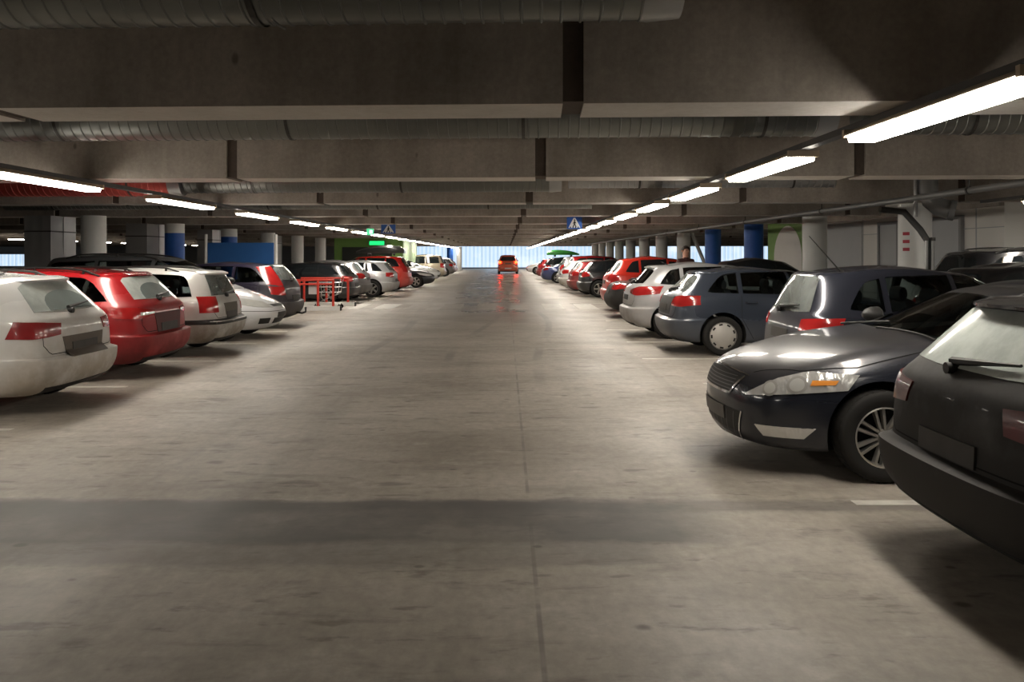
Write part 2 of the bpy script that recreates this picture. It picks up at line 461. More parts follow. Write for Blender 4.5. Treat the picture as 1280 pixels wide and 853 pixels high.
    def grid(s, lo, hi, d, n, m, off, sink, sg=1, closed=False):
        f = lambda p: s.P((p[0], p[1] * sg, p[2]))
        A = resample([f(p) for p in lo], n); B = resample([f(p) for p in hi], n)
        dd = Vector((d[0], d[1] * sg, d[2])); fr = []; bk = []
        for j in range(m + 1):
            for i in range(n + 1):
                q, N = s.hit(A[i].lerp(B[i], j / m), dd)
                if closed: N = (N * .35 - dd.normalized() * .65).normalized()
                fr.append(q + N * off); bk.append(q - N * sink)
        vs = fr + bk; K = len(fr); fs = []; w = n + 1
        for j in range(m):
            for i in range(n):
                q = (j * w + i, j * w + i + 1, (j + 1) * w + i + 1, (j + 1) * w + i)
                fs.append(q)
                if closed: fs.append(tuple(x + K for x in q[::-1]))
        bd = [i for i in range(w)] + [j * w + n for j in range(1, m + 1)] + [m * w + i for i in range(n - 1, -1, -1)] + [j * w for j in range(m - 1, 0, -1)]
        for a, b in zip(bd, bd[1:] + bd[:1]): fs.append((a, a + K, b + K, b))
        return vs, fs
    def patch(s, name, lo, hi, d, mat, n=14, m=6, off=.004, sink=.012, parent=None, mirror=False, flare=None):
        out = []
        for sg in ((1, -1) if mirror else (1,)):
            f = lambda p: s.P((p[0], p[1] * sg, p[2]))
            A = resample([f(p) for p in lo], n); B = resample([f(p) for p in hi], n)
            dd = Vector((d[0], d[1] * sg, d[2]))
            fr = []; bk = []
            for j in range(m + 1):
                for i in range(n + 1):
                    q, N = s.hit(A[i].lerp(B[i], j / m), dd)
                    fr.append(q + N * off); bk.append(q - N * sink)
            vs = fr + bk; K = len(fr); fs = []; w = n + 1
            for j in range(m):
                for i in range(n):
                    fs.append((j * w + i, j * w + i + 1, (j + 1) * w + i + 1, (j + 1) * w + i))
            bd = [i for i in range(w)] + [j * w + n for j in range(1, m + 1)] + [m * w + i for i in range(n - 1, -1, -1)] + [j * w for j in range(m - 1, 0, -1)]
            for a, b in zip(bd, bd[1:] + bd[:1]): fs.append((a, a + K, b + K, b))
            o = mesh_obj(name, vs, fs, mat, parent or s.root, True)
            bm = bmesh.new(); bm.from_mesh(o.data)
            bmesh.ops.remove_doubles(bm, verts=bm.verts, dist=1e-5)
            bmesh.ops.recalc_face_normals(bm, faces=bm.faces)
            c = bm.faces[:]; 
            bm.faces.ensure_lookup_table()
            if sum(f.normal.dot(dd) * f.calc_area() for f in list(bm.faces)[:n * m]) > 0:
                bmesh.ops.reverse_faces(bm, faces=bm.faces)
            bm.to_mesh(o.data); bm.free()
            o.data.shade_smooth(); o.data.set_sharp_from_angle(angle=math.radians(40))
            out.append(o)
        return out
    def seam(s, name, pts, d, width=.006, mat=None, mirror=False, n=24, off=.0025, parent=None):
        for sg in ((1, -1) if mirror else (1,)):
            A = resample([s.P((p[0], p[1] * sg, p[2])) for p in pts], n)
            dd = Vector((d[0], d[1] * sg, d[2])); vs = []; fs = []
            H = [s.hit(a, dd) for a in A]
            for i, (q, N) in enumerate(H):
                t = (H[min(i + 1, n)][0] - H[max(i - 1, 0)][0]).normalized(); u = t.cross(N).normalized() * width / 2
                vs += [q + u + N * off, q - u + N * off]
            for i in range(n): fs.append((2 * i, 2 * i + 1, 2 * i + 3, 2 * i + 2))
            mesh_obj(name, vs, fs, mat or GAP, parent or s.root)
    def wheels(s, rim='five', rimmat=None, steer=0.0):
        rimmat = rimmat or ALLOY
        for ia, ax in enumerate(s.axles):
            for sg in (1, -1):
                t, r = tyre_mesh(s.tyre), rim_mesh(rim, s.tyre, rimmat)
                w = link(bpy.data.objects.new('wheel', t), s.root)
                w.location = (ax, sg * (s.track - .10), s.tyre)
                w.rotation_euler = (0, 0, (0 if sg > 0 else PI) + (steer if ia == 1 else 0))
                link(bpy.data.objects.new('rim', r), w)

_wm = {}
def tyre_mesh(R):
    k = ('t', R)
    if k not in _wm:
        b = MB(); rr = R * .655
        b.lathe([(rr, -.085), (R * .80, -.104), (R * .93, -.102), (R * .985, -.088), (R, -.06), (R, .06), (R * .985, .088), (R * .93, .102), (R * .80, .104), (rr, .085), (rr, .02), (rr, -.085)], 'y', 48, cap0=False, cap1=False)
        # shallow tread blocks
        for i in range(48):
            a = 2 * PI * i / 48
            M = Matrix.Rotation(a, 4, 'Y')
            b.box(-.009, .009, -.07, .07, R - .012, R + .0015, 0, M)
        o = b.build('wheel', [RUBBER], None, True, 45); _wm[k] = o.data
        bpy.data.objects.remove(o)
    return _wm[k]
def rim_mesh(kind, R, mat):
    k = (kind, R, mat.name)
    if k in _wm: return _wm[k]
    b = MB(); rr = R * (.725 if kind == 'cover' else .665)
    b.lathe([(rr, .088), (rr * .955, .092), (rr * .92, .06), (rr * .90, -.03)], 'y', 40, cap0=False, cap1=False)
    b.lathe([(rr * .92, .018), (.01, .018)], 'y', 32, mi=1, cap0=False)
    if kind == 'cover':
        b.lathe([(rr * .95, .085), (rr * .72, .096), (rr * .62, .108), (rr * .30, .116), (.005, .118)], 'y', 40, cap0=False)
        for i in range(9):
            M = Matrix.Rotation(2 * PI * (i + .3) / 9, 4, 'Y')
            b.box(-.028, .028, .06, .1015, rr * .76, rr * .87, 1, M)
    else:
        b.lathe([(rr * .26, .03), (rr * .26, .068), (rr * .18, .075), (.004, .075)], 'y', 24, cap0=False)
        if kind == 'twin':
            offs = [(i, s) for i in range(7) for s in (-.021, .021)]; cnt, wd = 7, .013
        elif kind == 'five':
            offs = [(i, 0) for i in range(5)]; cnt, wd = 5, .03
        elif kind == 'five_twin':
            offs = [(i, s) for i in range(5) for s in (-.026, .026)]; cnt, wd = 5, .014
        else:
            offs = [(i, 0) for i in range(8)]; cnt, wd = 8, .018
        for i, s in offs:
            M = Matrix.Rotation(2 * PI * (i + .25) / cnt, 4, 'Y')
            w2 = wd * 1.35; z0, z1 = rr * .20, rr * .97; s2 = s * 1.45
            secs = [[M @ Vector(p) for p in ((s * .7 - wd, .045, z0), (s * .7 + wd, .045, z0), (s * .7 + wd * .6, .074, z0), (s * .7 - wd * .6, .074, z0))],
                    [M @ Vector(p) for p in ((s2 - w2, .05, z1), (s2 + w2, .05, z1), (s2 + w2 * .6, .086, z1), (s2 - w2 * .6, .086, z1))]]
            b.loft(secs)
        for i in range(5):
            M = Matrix.Rotation(2 * PI * (i + .5) / 5, 4, 'Y')
            b.box(-.008, .008, .06, .079, rr * .15, rr * .20, 1, M)
    o = b.build('rim', [mat, DARKWELL], None, True, 35); _wm[k] = o.data
    bpy.data.objects.remove(o)
    return _wm[k]

# ---- body templates: each level a loop round the car, from the sill up to the roof
def lv(xr, zr, xf, zf, w, **k): return dict(xr=xr, zr=zr, xf=xf, zf=zf, w=w, **k)
TEMPLATES = {}
TEMPLATES['estate'] = dict(L0=4.6, W0=1.80, H0=1.47, axles=(.93, 3.66), lev=[
    lv(.42, .19, .50, .19, .78), lv(.16, .23, .20, .20, .85), lv(.03, .36, .05, .34, .89), lv(.0, .50, .0, .50, .90), lv(.0, .585, .02, .60, .905),
    lv(.085, .605, .07, .68, .90, bf=.30), lv(.09, .80, .16, .77, .90, bf=.34), lv(.11, .93, .38, .86, .885, bf=.34), lv(.14, .985, .85, .955, .875, bf=.30), lv(.17, 1.02, 1.22, 1.01, .855, wr=.90, wf=.86, bf=.26),
    lv(.28, 1.15, 1.50, 1.16, .79, wr=.89, wf=.84, bf=.22, cf=.18), lv(.46, 1.36, 1.98, 1.375, .665, wr=.89, wf=.86, bf=.18, zm=.03, cf=.12), lv(.50, 1.405, 2.10, 1.41, .60, wr=.88, wf=.88, bf=.14, zm=.035, cf=.1), lv(.72, 1.425, 2.30, 1.425, .40, wr=.9, wf=.9, zm=.045, bf=.1, cf=.1), lv(.9, 1.43, 2.5, 1.43, .15, zm=.05, bf=.1, cf=.1)],
    crease={4: .6, 5: .7},
    sidewin=[([(.56, .9, 1.035), (1.22, .9, 1.015)], [(.62, .8, 1.10), (.80, .8, 1.27), (.92, .7, 1.335), (1.22, .7, 1.36)]),
             ([(1.28, .9, 1.015), (2.14, .9, 1.0)], [(1.28, .7, 1.365), (2.10, .7, 1.375)]),
             ([(2.22, .9, 1.0), (3.10, .9, .985)], [(2.18, .7, 1.375), (2.50, .7, 1.355), (2.82, .75, 1.19), (3.06, .8, 1.03)])],
    rearwin=([(.25, -.64, 1.06), (.25, -.3, 1.035), (.25, .3, 1.035), (.25, .64, 1.06)], [(.5, -.54, 1.30), (.5, -.49, 1.335), (.5, .49, 1.335), (.5, .54, 1.30)]),
    frontwin=([(3.3, -.70, 1.05), (3.3, 0, 1.01), (3.3, .70, 1.05)], [(2.6, -.54, 1.355), (2.6, 0, 1.375), (2.6, .54, 1.355)]),
    tail=([(.15, .48, .80), (.15, .80, .78), (.40, .9, .82)], [(.15, .50, .92), (.15, .78, .96), (.32, .9, .95)]),
    head=([(4.52, .40, .66), (4.25, .75, .67), (4.00, .88, .74)], [(4.42, .42, .75), (4.15, .78, .80), (3.85, .86, .84)]),
    grille=([(4.6, -.40, .66), (4.6, .40, .66)], [(4.6, -.42, .74), (4.6, .42, .74)]),
    low=([(4.6, -.5, .33), (4.6, .5, .33)], [(4.6, -.55, .46), (4.6, .55, .46)]),
    plate=(.72, .61, .26, .11))
TEMPLATES['hatch'] = dict(L0=4.25, W0=1.77, H0=1.47, axles=(.80, 3.38), lev=[
    lv(.40, .19, .48, .19, .76), lv(.14, .23, .20, .20, .84), lv(.03, .36, .05, .34, .875), lv(.0, .50, .0, .50, .885), lv(.01, .585, .02, .60, .89),
    lv(.075, .61, .07, .68, .887, bf=.30), lv(.085, .80, .15, .77, .885, bf=.34), lv(.12, .93, .36, .86, .87, bf=.34), lv(.17, .99, .78, .955, .86, bf=.30), lv(.21, 1.03, 1.12, 1.01, .84, wr=.87, wf=.86, bf=.26),
    lv(.36, 1.15, 1.42, 1.16, .775, wr=.85, wf=.84, bf=.22, cf=.18), lv(.52, 1.355, 1.90, 1.37, .645, wr=.84, wf=.86, bf=.18, zm=.04, cf=.12), lv(.56, 1.395, 2.02, 1.405, .59, wr=.84, wf=.88, bf=.14, zm=.05, cf=.1), lv(.72, 1.415, 2.22, 1.425, .40, wr=.86, wf=.9, zm=.055, bf=.1, cf=.1), lv(.9, 1.42, 2.4, 1.43, .15, zm=.06, bf=.1, cf=.1)],
    crease={4: .4, 5: .5},
    sidewin=[([(.64, .9, 1.05), (.72, .9, 1.04), (1.02, .9, 1.03)], [(.66, .8, 1.09), (.78, .8, 1.24), (.86, .7, 1.31), (1.02, .7, 1.345)]),
             ([(1.09, .9, 1.03), (1.86, .9, 1.01)], [(1.09, .7, 1.355), (1.20, .7, 1.365), (1.84, .7, 1.38)]),
             ([(1.93, .9, 1.01), (2.84, .9, .985)], [(1.91, .7, 1.38), (2.22, .7, 1.365), (2.55, .75, 1.20), (2.80, .8, 1.03)])],
    rearwin=([(.25, -.60, 1.07), (.25, -.3, 1.04), (.25, .3, 1.04), (.25, .60, 1.07)], [(.5, -.50, 1.29), (.5, -.46, 1.325), (.5, .46, 1.325), (.5, .50, 1.29)]),
    frontwin=([(3.0, -.69, 1.05), (3.0, 0, 1.01), (3.0, .69, 1.05)], [(2.3, -.54, 1.355), (2.3, 0, 1.375), (2.3, .54, 1.355)]),
    tail=([(.14, .50, .80), (.14, .78, .78), (.34, .89, .82)], [(.15, .52, .92), (.15, .76, .98), (.34, .88, .98)]),
    head=([(4.17, .40, .66), (3.9, .75, .67), (3.65, .87, .74)], [(4.07, .42, .75), (3.8, .78, .80), (3.5, .85, .84)]),
    grille=([(4.25, -.40, .66), (4.25, .40, .66)], [(4.25, -.42, .74), (4.25, .42, .74)]),
    low=([(4.25, -.5, .33), (4.25, .5, .33)], [(4.25, -.55, .46), (4.25, .55, .46)]),
    plate=(.82, .72, .26, .11))
TEMPLATES['suv'] = dict(L0=4.5, W0=1.82, H0=1.66, axles=(.86, 3.55), lev=[
    lv(.42, .25, .50, .25, .78), lv(.16, .29, .20, .26, .86), lv(.03, .42, .05, .42, .90), lv(.0, .56, .0, .58, .91), lv(.02, .66, .02, .70, .91),
    lv(.09, .70, .06, .80, .91, bf=.28), lv(.11, .90, .14, .90, .905, bf=.32), lv(.14, 1.03, .34, .99, .89, bf=.32), lv(.17, 1.09, .80, 1.07, .88, bf=.28), lv(.20, 1.13, 1.14, 1.11, .86, wr=.92, wf=.86, bf=.24),
    lv(.27, 1.27, 1.40, 1.28, .80, wr=.90, wf=.84, bf=.22, cf=.18), lv(.42, 1.53, 1.86, 1.54, .68, wr=.90, wf=.86, bf=.18, zm=.03, cf=.12), lv(.46, 1.585, 1.98, 1.59, .62, wr=.90, wf=.88, bf=.14, zm=.035, cf=.1), lv(.62, 1.61, 2.18, 1.61, .40, wr=.9, wf=.9, zm=.04, bf=.1, cf=.1), lv(.8, 1.615, 2.4, 1.615, .15, zm=.045, bf=.1, cf=.1)],
    crease={4: .4, 5: .5},
    sidewin=[([(.52, .9, 1.15), (1.12, .9, 1.125)], [(.56, .8, 1.22), (.68, .8, 1.42), (.80, .7, 1.51), (1.12, .7, 1.53)]),
             ([(1.18, .9, 1.12), (2.02, .9, 1.10)], [(1.18, .7, 1.535), (2.00, .7, 1.545)]),
             ([(2.09, .9, 1.10), (3.02, .9, 1.08)], [(2.07, .7, 1.545), (2.46, .7, 1.53), (2.75, .75, 1.33), (2.98, .8, 1.13)])],
    rearwin=([(.25, -.66, 1.17), (.25, -.3, 1.15), (.25, .3, 1.15), (.25, .66, 1.17)], [(.4, -.56, 1.47), (.4, -.5, 1.505), (.4, .5, 1.505), (.4, .56, 1.47)]),
    frontwin=([(3.3, -.70, 1.15), (3.3, 0, 1.11), (3.3, .70, 1.15)], [(2.6, -.56, 1.52), (2.6, 0, 1.54), (2.6, .56, 1.52)]),
    tail=([(.12, .60, .86), (.12, .80, .85), (.30, .9, .88)], [(.2, .62, 1.12), (.2, .78, 1.16), (.34, .88, 1.16)]),
    head=([(4.42, .40, .76), (4.15, .75, .77), (3.9, .88, .84)], [(4.32, .42, .87), (4.05, .78, .92), (3.75, .86, .95)]),
    grille=([(4.5, -.40, .74), (4.5, .40, .74)], [(4.5, -.42, .86), (4.5, .42, .86)]),
    low=([(4.5, -.5, .40), (4.5, .5, .40)], [(4.5, -.55, .54), (4.5, .55, .54)]),
    plate=(.95, .85, .26, .11))
TEMPLATES['minivan'] = dict(L0=4.75, W0=1.79, H0=1.72, axles=(.95, 3.80), lev=[
    lv(.42, .20, .50, .20, .78), lv(.14, .24, .20, .22, .85), lv(.03, .38, .05, .38, .885), lv(.0, .54, .0, .52, .895), lv(.02, .64, .02, .62, .895),
    lv(.06, .70, .08, .68, .895, bf=.34), lv(.08, .90, .22, .78, .89, bf=.40), lv(.10, 1.02, .48, .89, .88, bf=.38), lv(.12, 1.07, .74, .98, .87, bf=.34), lv(.14, 1.10, .98, 1.06, .855, wr=.93, wf=.86, bf=.30),
    lv(.20, 1.26, 1.32, 1.24, .81, wr=.92, wf=.84, bf=.26, cf=.2), lv(.34, 1.57, 1.96, 1.58, .69, wr=.90, wf=.86, bf=.20, zm=.03, cf=.12), lv(.38, 1.63, 2.12, 1.63, .63, wr=.90, wf=.88, bf=.16, zm=.04, cf=.1), lv(.54, 1.66, 2.35, 1.66, .40, wr=.9, wf=.9, zm=.05, bf=.1, cf=.1), lv(.8, 1.665, 2.6, 1.665, .15, zm=.055, bf=.1, cf=.1)],
    crease={},
    sidewin=[([(.42, .9, 1.12), (1.35, .9, 1.10)], [(.50, .7, 1.52), (.60, .7, 1.55), (1.35, .7, 1.575)]),
             ([(1.42, .9, 1.10), (2.40, .9, 1.085)], [(1.42, .7, 1.575), (2.40, .7, 1.585)]),
             ([(2.47, .9, 1.085), (3.55, .9, 1.06)], [(2.47, .7, 1.585), (2.72, .7, 1.57), (3.15, .75, 1.33), (3.50, .8, 1.11)])],
    rearwin=([(.2, -.66, 1.14), (.2, .66, 1.14)], [(.3, -.58, 1.53), (.3, .58, 1.53)]),
    frontwin=([(3.7, -.70, 1.10), (3.7, 0, 1.06), (3.7, .70, 1.10)], [(2.8, -.57, 1.55), (2.8, 0, 1.59), (2.8, .57, 1.55)]),
    tail=([(.1, .62, .80), (.1, .80, .80), (.28, .9, .82)], [(.12, .64, 1.08), (.12, .80, 1.10), (.28, .88, 1.10)]),
    head=([(4.62, .34, .66), (4.35, .72, .66), (4.15, .86, .74)], [(4.48, .44, .79), (4.2, .76, .84), (3.95, .85, .88)]),
    grille=([(4.75, -.30, .655), (4.75, .30, .655)], [(4.75, -.34, .70), (4.75, .34, .70)]),
    low=([(4.75, -.48, .32), (4.75, .48, .32)], [(4.75, -.5, .46), (4.75, .5, .46)]),
    plate=(.85, .75, .26, .11))
TEMPLATES['sedan'] = dict(L0=4.6, W0=1.78, H0=1.44, axles=(.98, 3.70), lev=[
    lv(.42, .19, .50, .19, .76), lv(.16, .23, .20, .20, .84), lv(.03, .36, .05, .34, .88), lv(.0, .50, .0, .48, .89), lv(.02, .60, .02, .58, .895),
    lv(.07, .66, .07, .66, .895, bf=.30), lv(.10, .82, .16, .75, .89, bf=.34), lv(.20, .94, .38, .84, .87, bf=.34), lv(.50, .97, .85, .93, .86, bf=.30), lv(.72, .99, 1.25, .98, .835, wr=.88, wf=.86, bf=.26),
    lv(.95, 1.11, 1.52, 1.12, .77, wr=.86, wf=.84, bf=.22, cf=.18, cr=.12), lv(1.38, 1.32, 1.98, 1.335, .645, wr=.86, wf=.86, bf=.18, zm=.035, cf=.12, cr=.1), lv(1.48, 1.365, 2.10, 1.37, .59, wr=.86, wf=.88, bf=.14, zm=.045, cf=.1, cr=.1), lv(1.6, 1.385, 2.25, 1.39, .40, wr=.88, wf=.9, zm=.05, bf=.1, cf=.1, cr=.1), lv(1.75, 1.39, 2.4, 1.395, .15, zm=.05, bf=.1, cf=.1, cr=.1)],
    crease={},
    sidewin=[([(1.12, .9, 1.01), (1.36, .9, 1.0)], [(1.2, .8, 1.06), (1.36, .7, 1.20)]),
             ([(1.42, .9, 1.0), (2.16, .9, .985)], [(1.44, .7, 1.24), (1.62, .7, 1.32), (2.14, .7, 1.345)]),
             ([(2.23, .9, .985), (3.10, .9, .965)], [(2.21, .7, 1.345), (2.50, .7, 1.325), (2.82, .75, 1.16), (3.06, .8, 1.0)])],
    rearwin=([(.8, -.62, 1.03), (.8, .62, 1.03)], [(1.4, -.5, 1.29), (1.4, .5, 1.29)]),
    frontwin=([(3.3, -.69, 1.03), (3.3, 0, .99), (3.3, .69, 1.03)], [(2.6, -.54, 1.32), (2.6, 0, 1.34), (2.6, .54, 1.32)]),
    tail=([(.1, .45, .78), (.1, .78, .76), (.35, .89, .80)], [(.1, .47, .90), (.12, .76, .93), (.35, .88, .93)]),
    head=([(4.52, .40, .62), (4.25, .75, .63), (4.00, .88, .70)], [(4.42, .42, .72), (4.15, .78, .77), (3.85, .86, .81)]),
    grille=([(4.6, -.36, .60), (4.6, .36, .60)], [(4.6, -.38, .70), (4.6, .38, .70)]),
    low=([(4.6, -.5, .30), (4.6, .5, .30)], [(4.6, -.55, .44), (4.6, .55, .44)]),
    plate=(.75, .65, .26, .11))

def make_car(name, label, kind, Y, edge, row, paintm, out='rear', L=None, W=None, H=None, tyre=.315, rim='five', rimmat=None,
             tailmat=None, rearglass=None, detail=2, over=None, wiper=True, spoiler=None, rails=False, antenna=False, yaw=0.0, sub=2, steer=0.0,
             trim=True, mirrors=True, handles=True, group=None, platemat=None, headmat=None, levover=None, recess=None, band=None, mirrormat=None, upper=None, swept=False):
    """row -1: parked on the left; +1: on the right. edge: world X of the end that faces the lane."""
    T = dict(TEMPLATES[kind]); T.update(over or {})
    L = L or T['L0']; W = W or T['W0']; H = H or T['H0']
    fw = {(-1, 'rear'): PI, (-1, 'nose'): 0.0, (1, 'rear'): 0.0, (1, 'nose'): PI}[(row, out)] if row else PI / 2
    cx = edge + row * L / 2 if row else edge
    lev = [dict(l) for l in T['lev']]
    for i, kv in (levover or {}).items(): lev[i].update(kv)
    sx = L / T['L0']
    inside = detail >= 2
    RW = ((1, 0, -.25)); FW = ((-1, 0, -.45))
    wins = [(lo, hi, (0, -1, 0), 12, 5, True) for lo, hi in T['sidewin']] + [(*T['rearwin'], RW, 16, 6, False), (*T['frontwin'], FW, 16, 6, False)] if inside else None
    if inside:
        rearglass = {GLASS_DIRTY.name: CLEAR_SALT, GLASS_HAZE.name: CLEAR_FILM}.get((rearglass or GLASS).name, CLEAR_DARK)
    gs = CLEAR if inside else GLASS
    c = Car(name, label, L, W, H, lev, paintm, T['L0'], T['W0'], T['H0'], [a * sx for a in T['axles']], tyre,
            loc=(cx, Y, 0), rz=fw + yaw, crease=T.get('crease'), sub=sub, group=group, windows=wins, upper=upper)
    R = c.root
    c.wheels(rim, rimmat, steer)
    for lo, hi in T['sidewin']:
        c.patch('side_window', lo, hi, (0, -1, 0), gs, 12, 5, mirror=True)
    lo, hi = T['rearwin']
    rwo = c.patch('rear_window', lo, hi, (1, 0, -.25), rearglass or GLASS, 16, 6)[0]
    lo, hi = T['frontwin']
    c.patch('windscreen', lo, hi, (-1, 0, -.45), gs, 16, 6)
    if swept:
        zb_ = min(q[2] for q in T['rearwin'][0]) + .03; ht = max(q[2] for q in T['rearwin'][1]) - zb_ - .035
        lo_ = [(.2, -.42 + .84 * k / 16, zb_) for k in range(17)]
        hi_ = [(.2, -.42 * math.cos(PI * k / 16), zb_ + .004 + ht * math.sin(PI * k / 16) ** .7) for k in range(17)]
        c.patch('wiped_glass', lo_, hi_, (1, 0, -.25), plain('wiped_glass', (.20, .24, .235), .12, 0, .3, .5, .3, 3), 16, 5, off=.008, sink=.002, parent=rwo)
    if inside:
        xw = T['sidewin'][-1][0][0][0]; xd = T['sidewin'][-1][0][-1][0]
        zr_ = min(q[2] for q in T['rearwin'][0])
        for (sx_, w_, cnt) in ((xw + .12, .46, 2), (xw - .80, 1.16, 1)):
            for sg in ((1, -1) if cnt == 2 else (0,)):
                p0 = c.P((sx_, sg * .36, 0)); hw_ = w_ / 2 * c.sy
                b = MB()
                secs = []
                for (dx, dz, th, k) in ((.42, .52, .08, .92), (.10, .50, .09, 1.0), (-.02, .60, .10, 1.0), (-.12, .85, .085, .98), (-.20, 1.06, .07, .86), (-.22, 1.10, .03, .7)):
                    z_ = dz * c.sz * (1.0 if zr_ < 1.1 else 1.08)
                    nx, nz = (.0, 1.0) if dx > .05 else (.95, .3)
                    secs.append([Vector((p0.x + dx + sgn * nx * th, p0.y + yy * hw_ * k, z_ + sgn * nz * th)) for yy, sgn in ((-1, -.6), (1, -.6), (1, .6), (.8, 1), (-.8, 1), (-1, .6))])
                b.loft(secs); so = b.build('seat', [SEATM], R, True, 60)
                for yy in ((0,) if cnt == 2 else (-.36, .36)):
                    zz = 1.12 * c.sz * (1.0 if zr_ < 1.1 else 1.08)
                    hb = MB(); hb.loft([[Vector((p0.x - .24 + .05 * math.cos(t) * r_, p0.y + yy * c.sy + dy, zz + .04 + .085 * math.sin(t) * r_)) for t in [2 * PI * j / 12 for j in range(12)]] for dy, r_ in ((-.135, .5), (-.12, .9), (0, 1), (.12, .9), (.135, .5))])
                    hb.build('headrest', [SEATM], so, True)
        pw = c.P((xd - .62, .36, .86))
        b = MB(); b.tube([Vector((pw.x - .05 * math.sin(t), pw.y + .18 * math.cos(t), pw.z + .17 * math.sin(t))) for t in [2 * PI * j / 20 for j in range(21)]], .014, 6)
        b.tube([pw + Vector((0, -.17, 0)), pw + Vector((.03, 0, 0)), pw + Vector((0, .17, 0))], .016, 6); b.build('steering_wheel', [BLACKP], R, True)
        a0 = c.P((xd - .30, 0, .70)); a1 = c.P((xd + .22, .62, .92))
        b = MB(); b.loft([[Vector((a0.x, yy, .55)), Vector((a1.x, yy, .55)), Vector((a1.x, yy, a1.z)), Vector((a0.x + .1, yy, a1.z + .02)), Vector((a0.x, yy, a0.z))] for yy in (-a1.y, a1.y)]); b.build('dashboard', [BLACKP], R)
    lo, hi = T['tail']
    for o in c.patch('tail_light', lo, hi, (.75, -.66, 0), tailmat or REDLENS, 14, 5, off=.010, mirror=True): pass
    lo, hi = T['head']
    c.patch('headlight', lo, hi, (-.75, -.66, 0), headmat or PALELENS, 14, 5, off=.008, mirror=True)
    lo, hi = T['grille']; c.patch('grille', lo, hi, (-1, 0, 0), BLACKP, 12, 3, off=.006)
    lo, hi = T['low']; c.patch('lower_grille', lo, hi, (-1, 0, 0), BLACKP, 12, 3, off=.005)
    z1, z0, hw, _ = T['plate']; fz0 = T.get('fplate', .44)
    if recess:
        rm, ra, rb, rw = recess
        c.patch('plate_recess', [(0, -rw * .86, rb), (0, rw * .86, rb)], [(0, -rw, ra), (0, rw, ra)], (1, 0, 0), rm, 10, 3, off=.006)
    if band:
        bm_, blo, bhi = band
        c.patch('lens_band', blo, bhi, (.75, -.66, 0), bm_, 10, 2, off=.014, mirror=True)
    c.patch('number_plate', [(0, -hw, z0), (0, hw, z0)], [(0, -hw, z1), (0, hw, z1)], (1, 0, 0), platemat or PLATE, 6, 2, off=.012)
    c.patch('front_plate', [(T['L0'], -hw, fz0), (T['L0'], hw, fz0)], [(T['L0'], -hw, fz0 + .10), (T['L0'], hw, fz0 + .10)], (-1, 0, 0), platemat or PLATE, 6, 2, off=.014)
    H0 = T['H0']; L0 = T['L0']; W0 = T['W0']
    zb = min(p[2] for p in T['rearwin'][0]); zt = max(p[2] for p in T['rearwin'][1])
    if trim:   # black lower valances
        c.patch('rear_valance', [(.2, -.60, .20), (.2, .60, .20)], [(.1, -.66, .29), (.1, .66, .29)], (1, 0, .1), BLACKP, 16, 3, off=.006)
    if wiper:
        q, N = c.hit(c.P((.2, 0, zb + .02)), (1, 0, -.1))
        b = MB()
        b.lathe([(.030, -.035), (.030, .03), (.018, .045)], 'x', 12, (q.x - .02, .12, q.z - .008))
        pts = []
        for k in range(6):
            yy = .14 - .50 * k / 5
            h, n2 = c.hit(Vector((q.x, yy, q.z + .01 + .045 * k / 5)), (1, 0, -.1)); pts.append(h + n2 * .026)
        b.tube(pts, [.022, .020, .017, .013, .010, .008], 6)
        b.build('rear_wiper', [BLACKP], R, True)
    if detail >= 2:
        xr5, zb5 = .2, zb
        # tailgate, bumper and door shut lines
        c.seam('tailgate_seam', [(.2, -W0 * .385, zb - .08), (.12, -W0 * .385, .72), (.1, -W0 * .34, .625), (.1, W0 * .34, .625), (.12, W0 * .385, .72), (.2, W0 * .385, zb - .08)], (1, 0, 0), .008, n=40)
        for xx0, xx1 in ((T['sidewin'][-1][0][0][0] - .035, T['sidewin'][-1][0][0][0] - .10), (T['sidewin'][-1][0][-1][0] + .06, T['sidewin'][-1][0][-1][0] + .02), (T['sidewin'][-2][0][0][0] - .03, T['sidewin'][-2][0][0][0] + .16)):
            c.seam('door_seam', [(xx0, W0 / 2, T['sidewin'][-1][0][0][2] - .01), (xx0, W0 / 2, .62), (xx1, W0 / 2, .28)], (0, -1, 0), .007, mirror=True)
        if handles:
            for xx in (T['sidewin'][-1][0][0][0] + .10, T['sidewin'][-2][0][0][0] + .12):
                for sg in (1, -1):
                    q, N = c.hit(c.P((xx, W0 / 2 * sg, T['sidewin'][-1][0][0][2] - .13)), (0, -sg, 0))
                    b = MB(); b.tube([q + Vector((-.09, sg * .005, 0)), q + Vector((-.07, sg * .03, .0)), q + Vector((.07, sg * .03, 0)), q + Vector((.09, sg * .005, 0))], .013, 6)
                    b.build('door_handle', [BLACKP if paintm.name.startswith('black') else paintm], R, True)
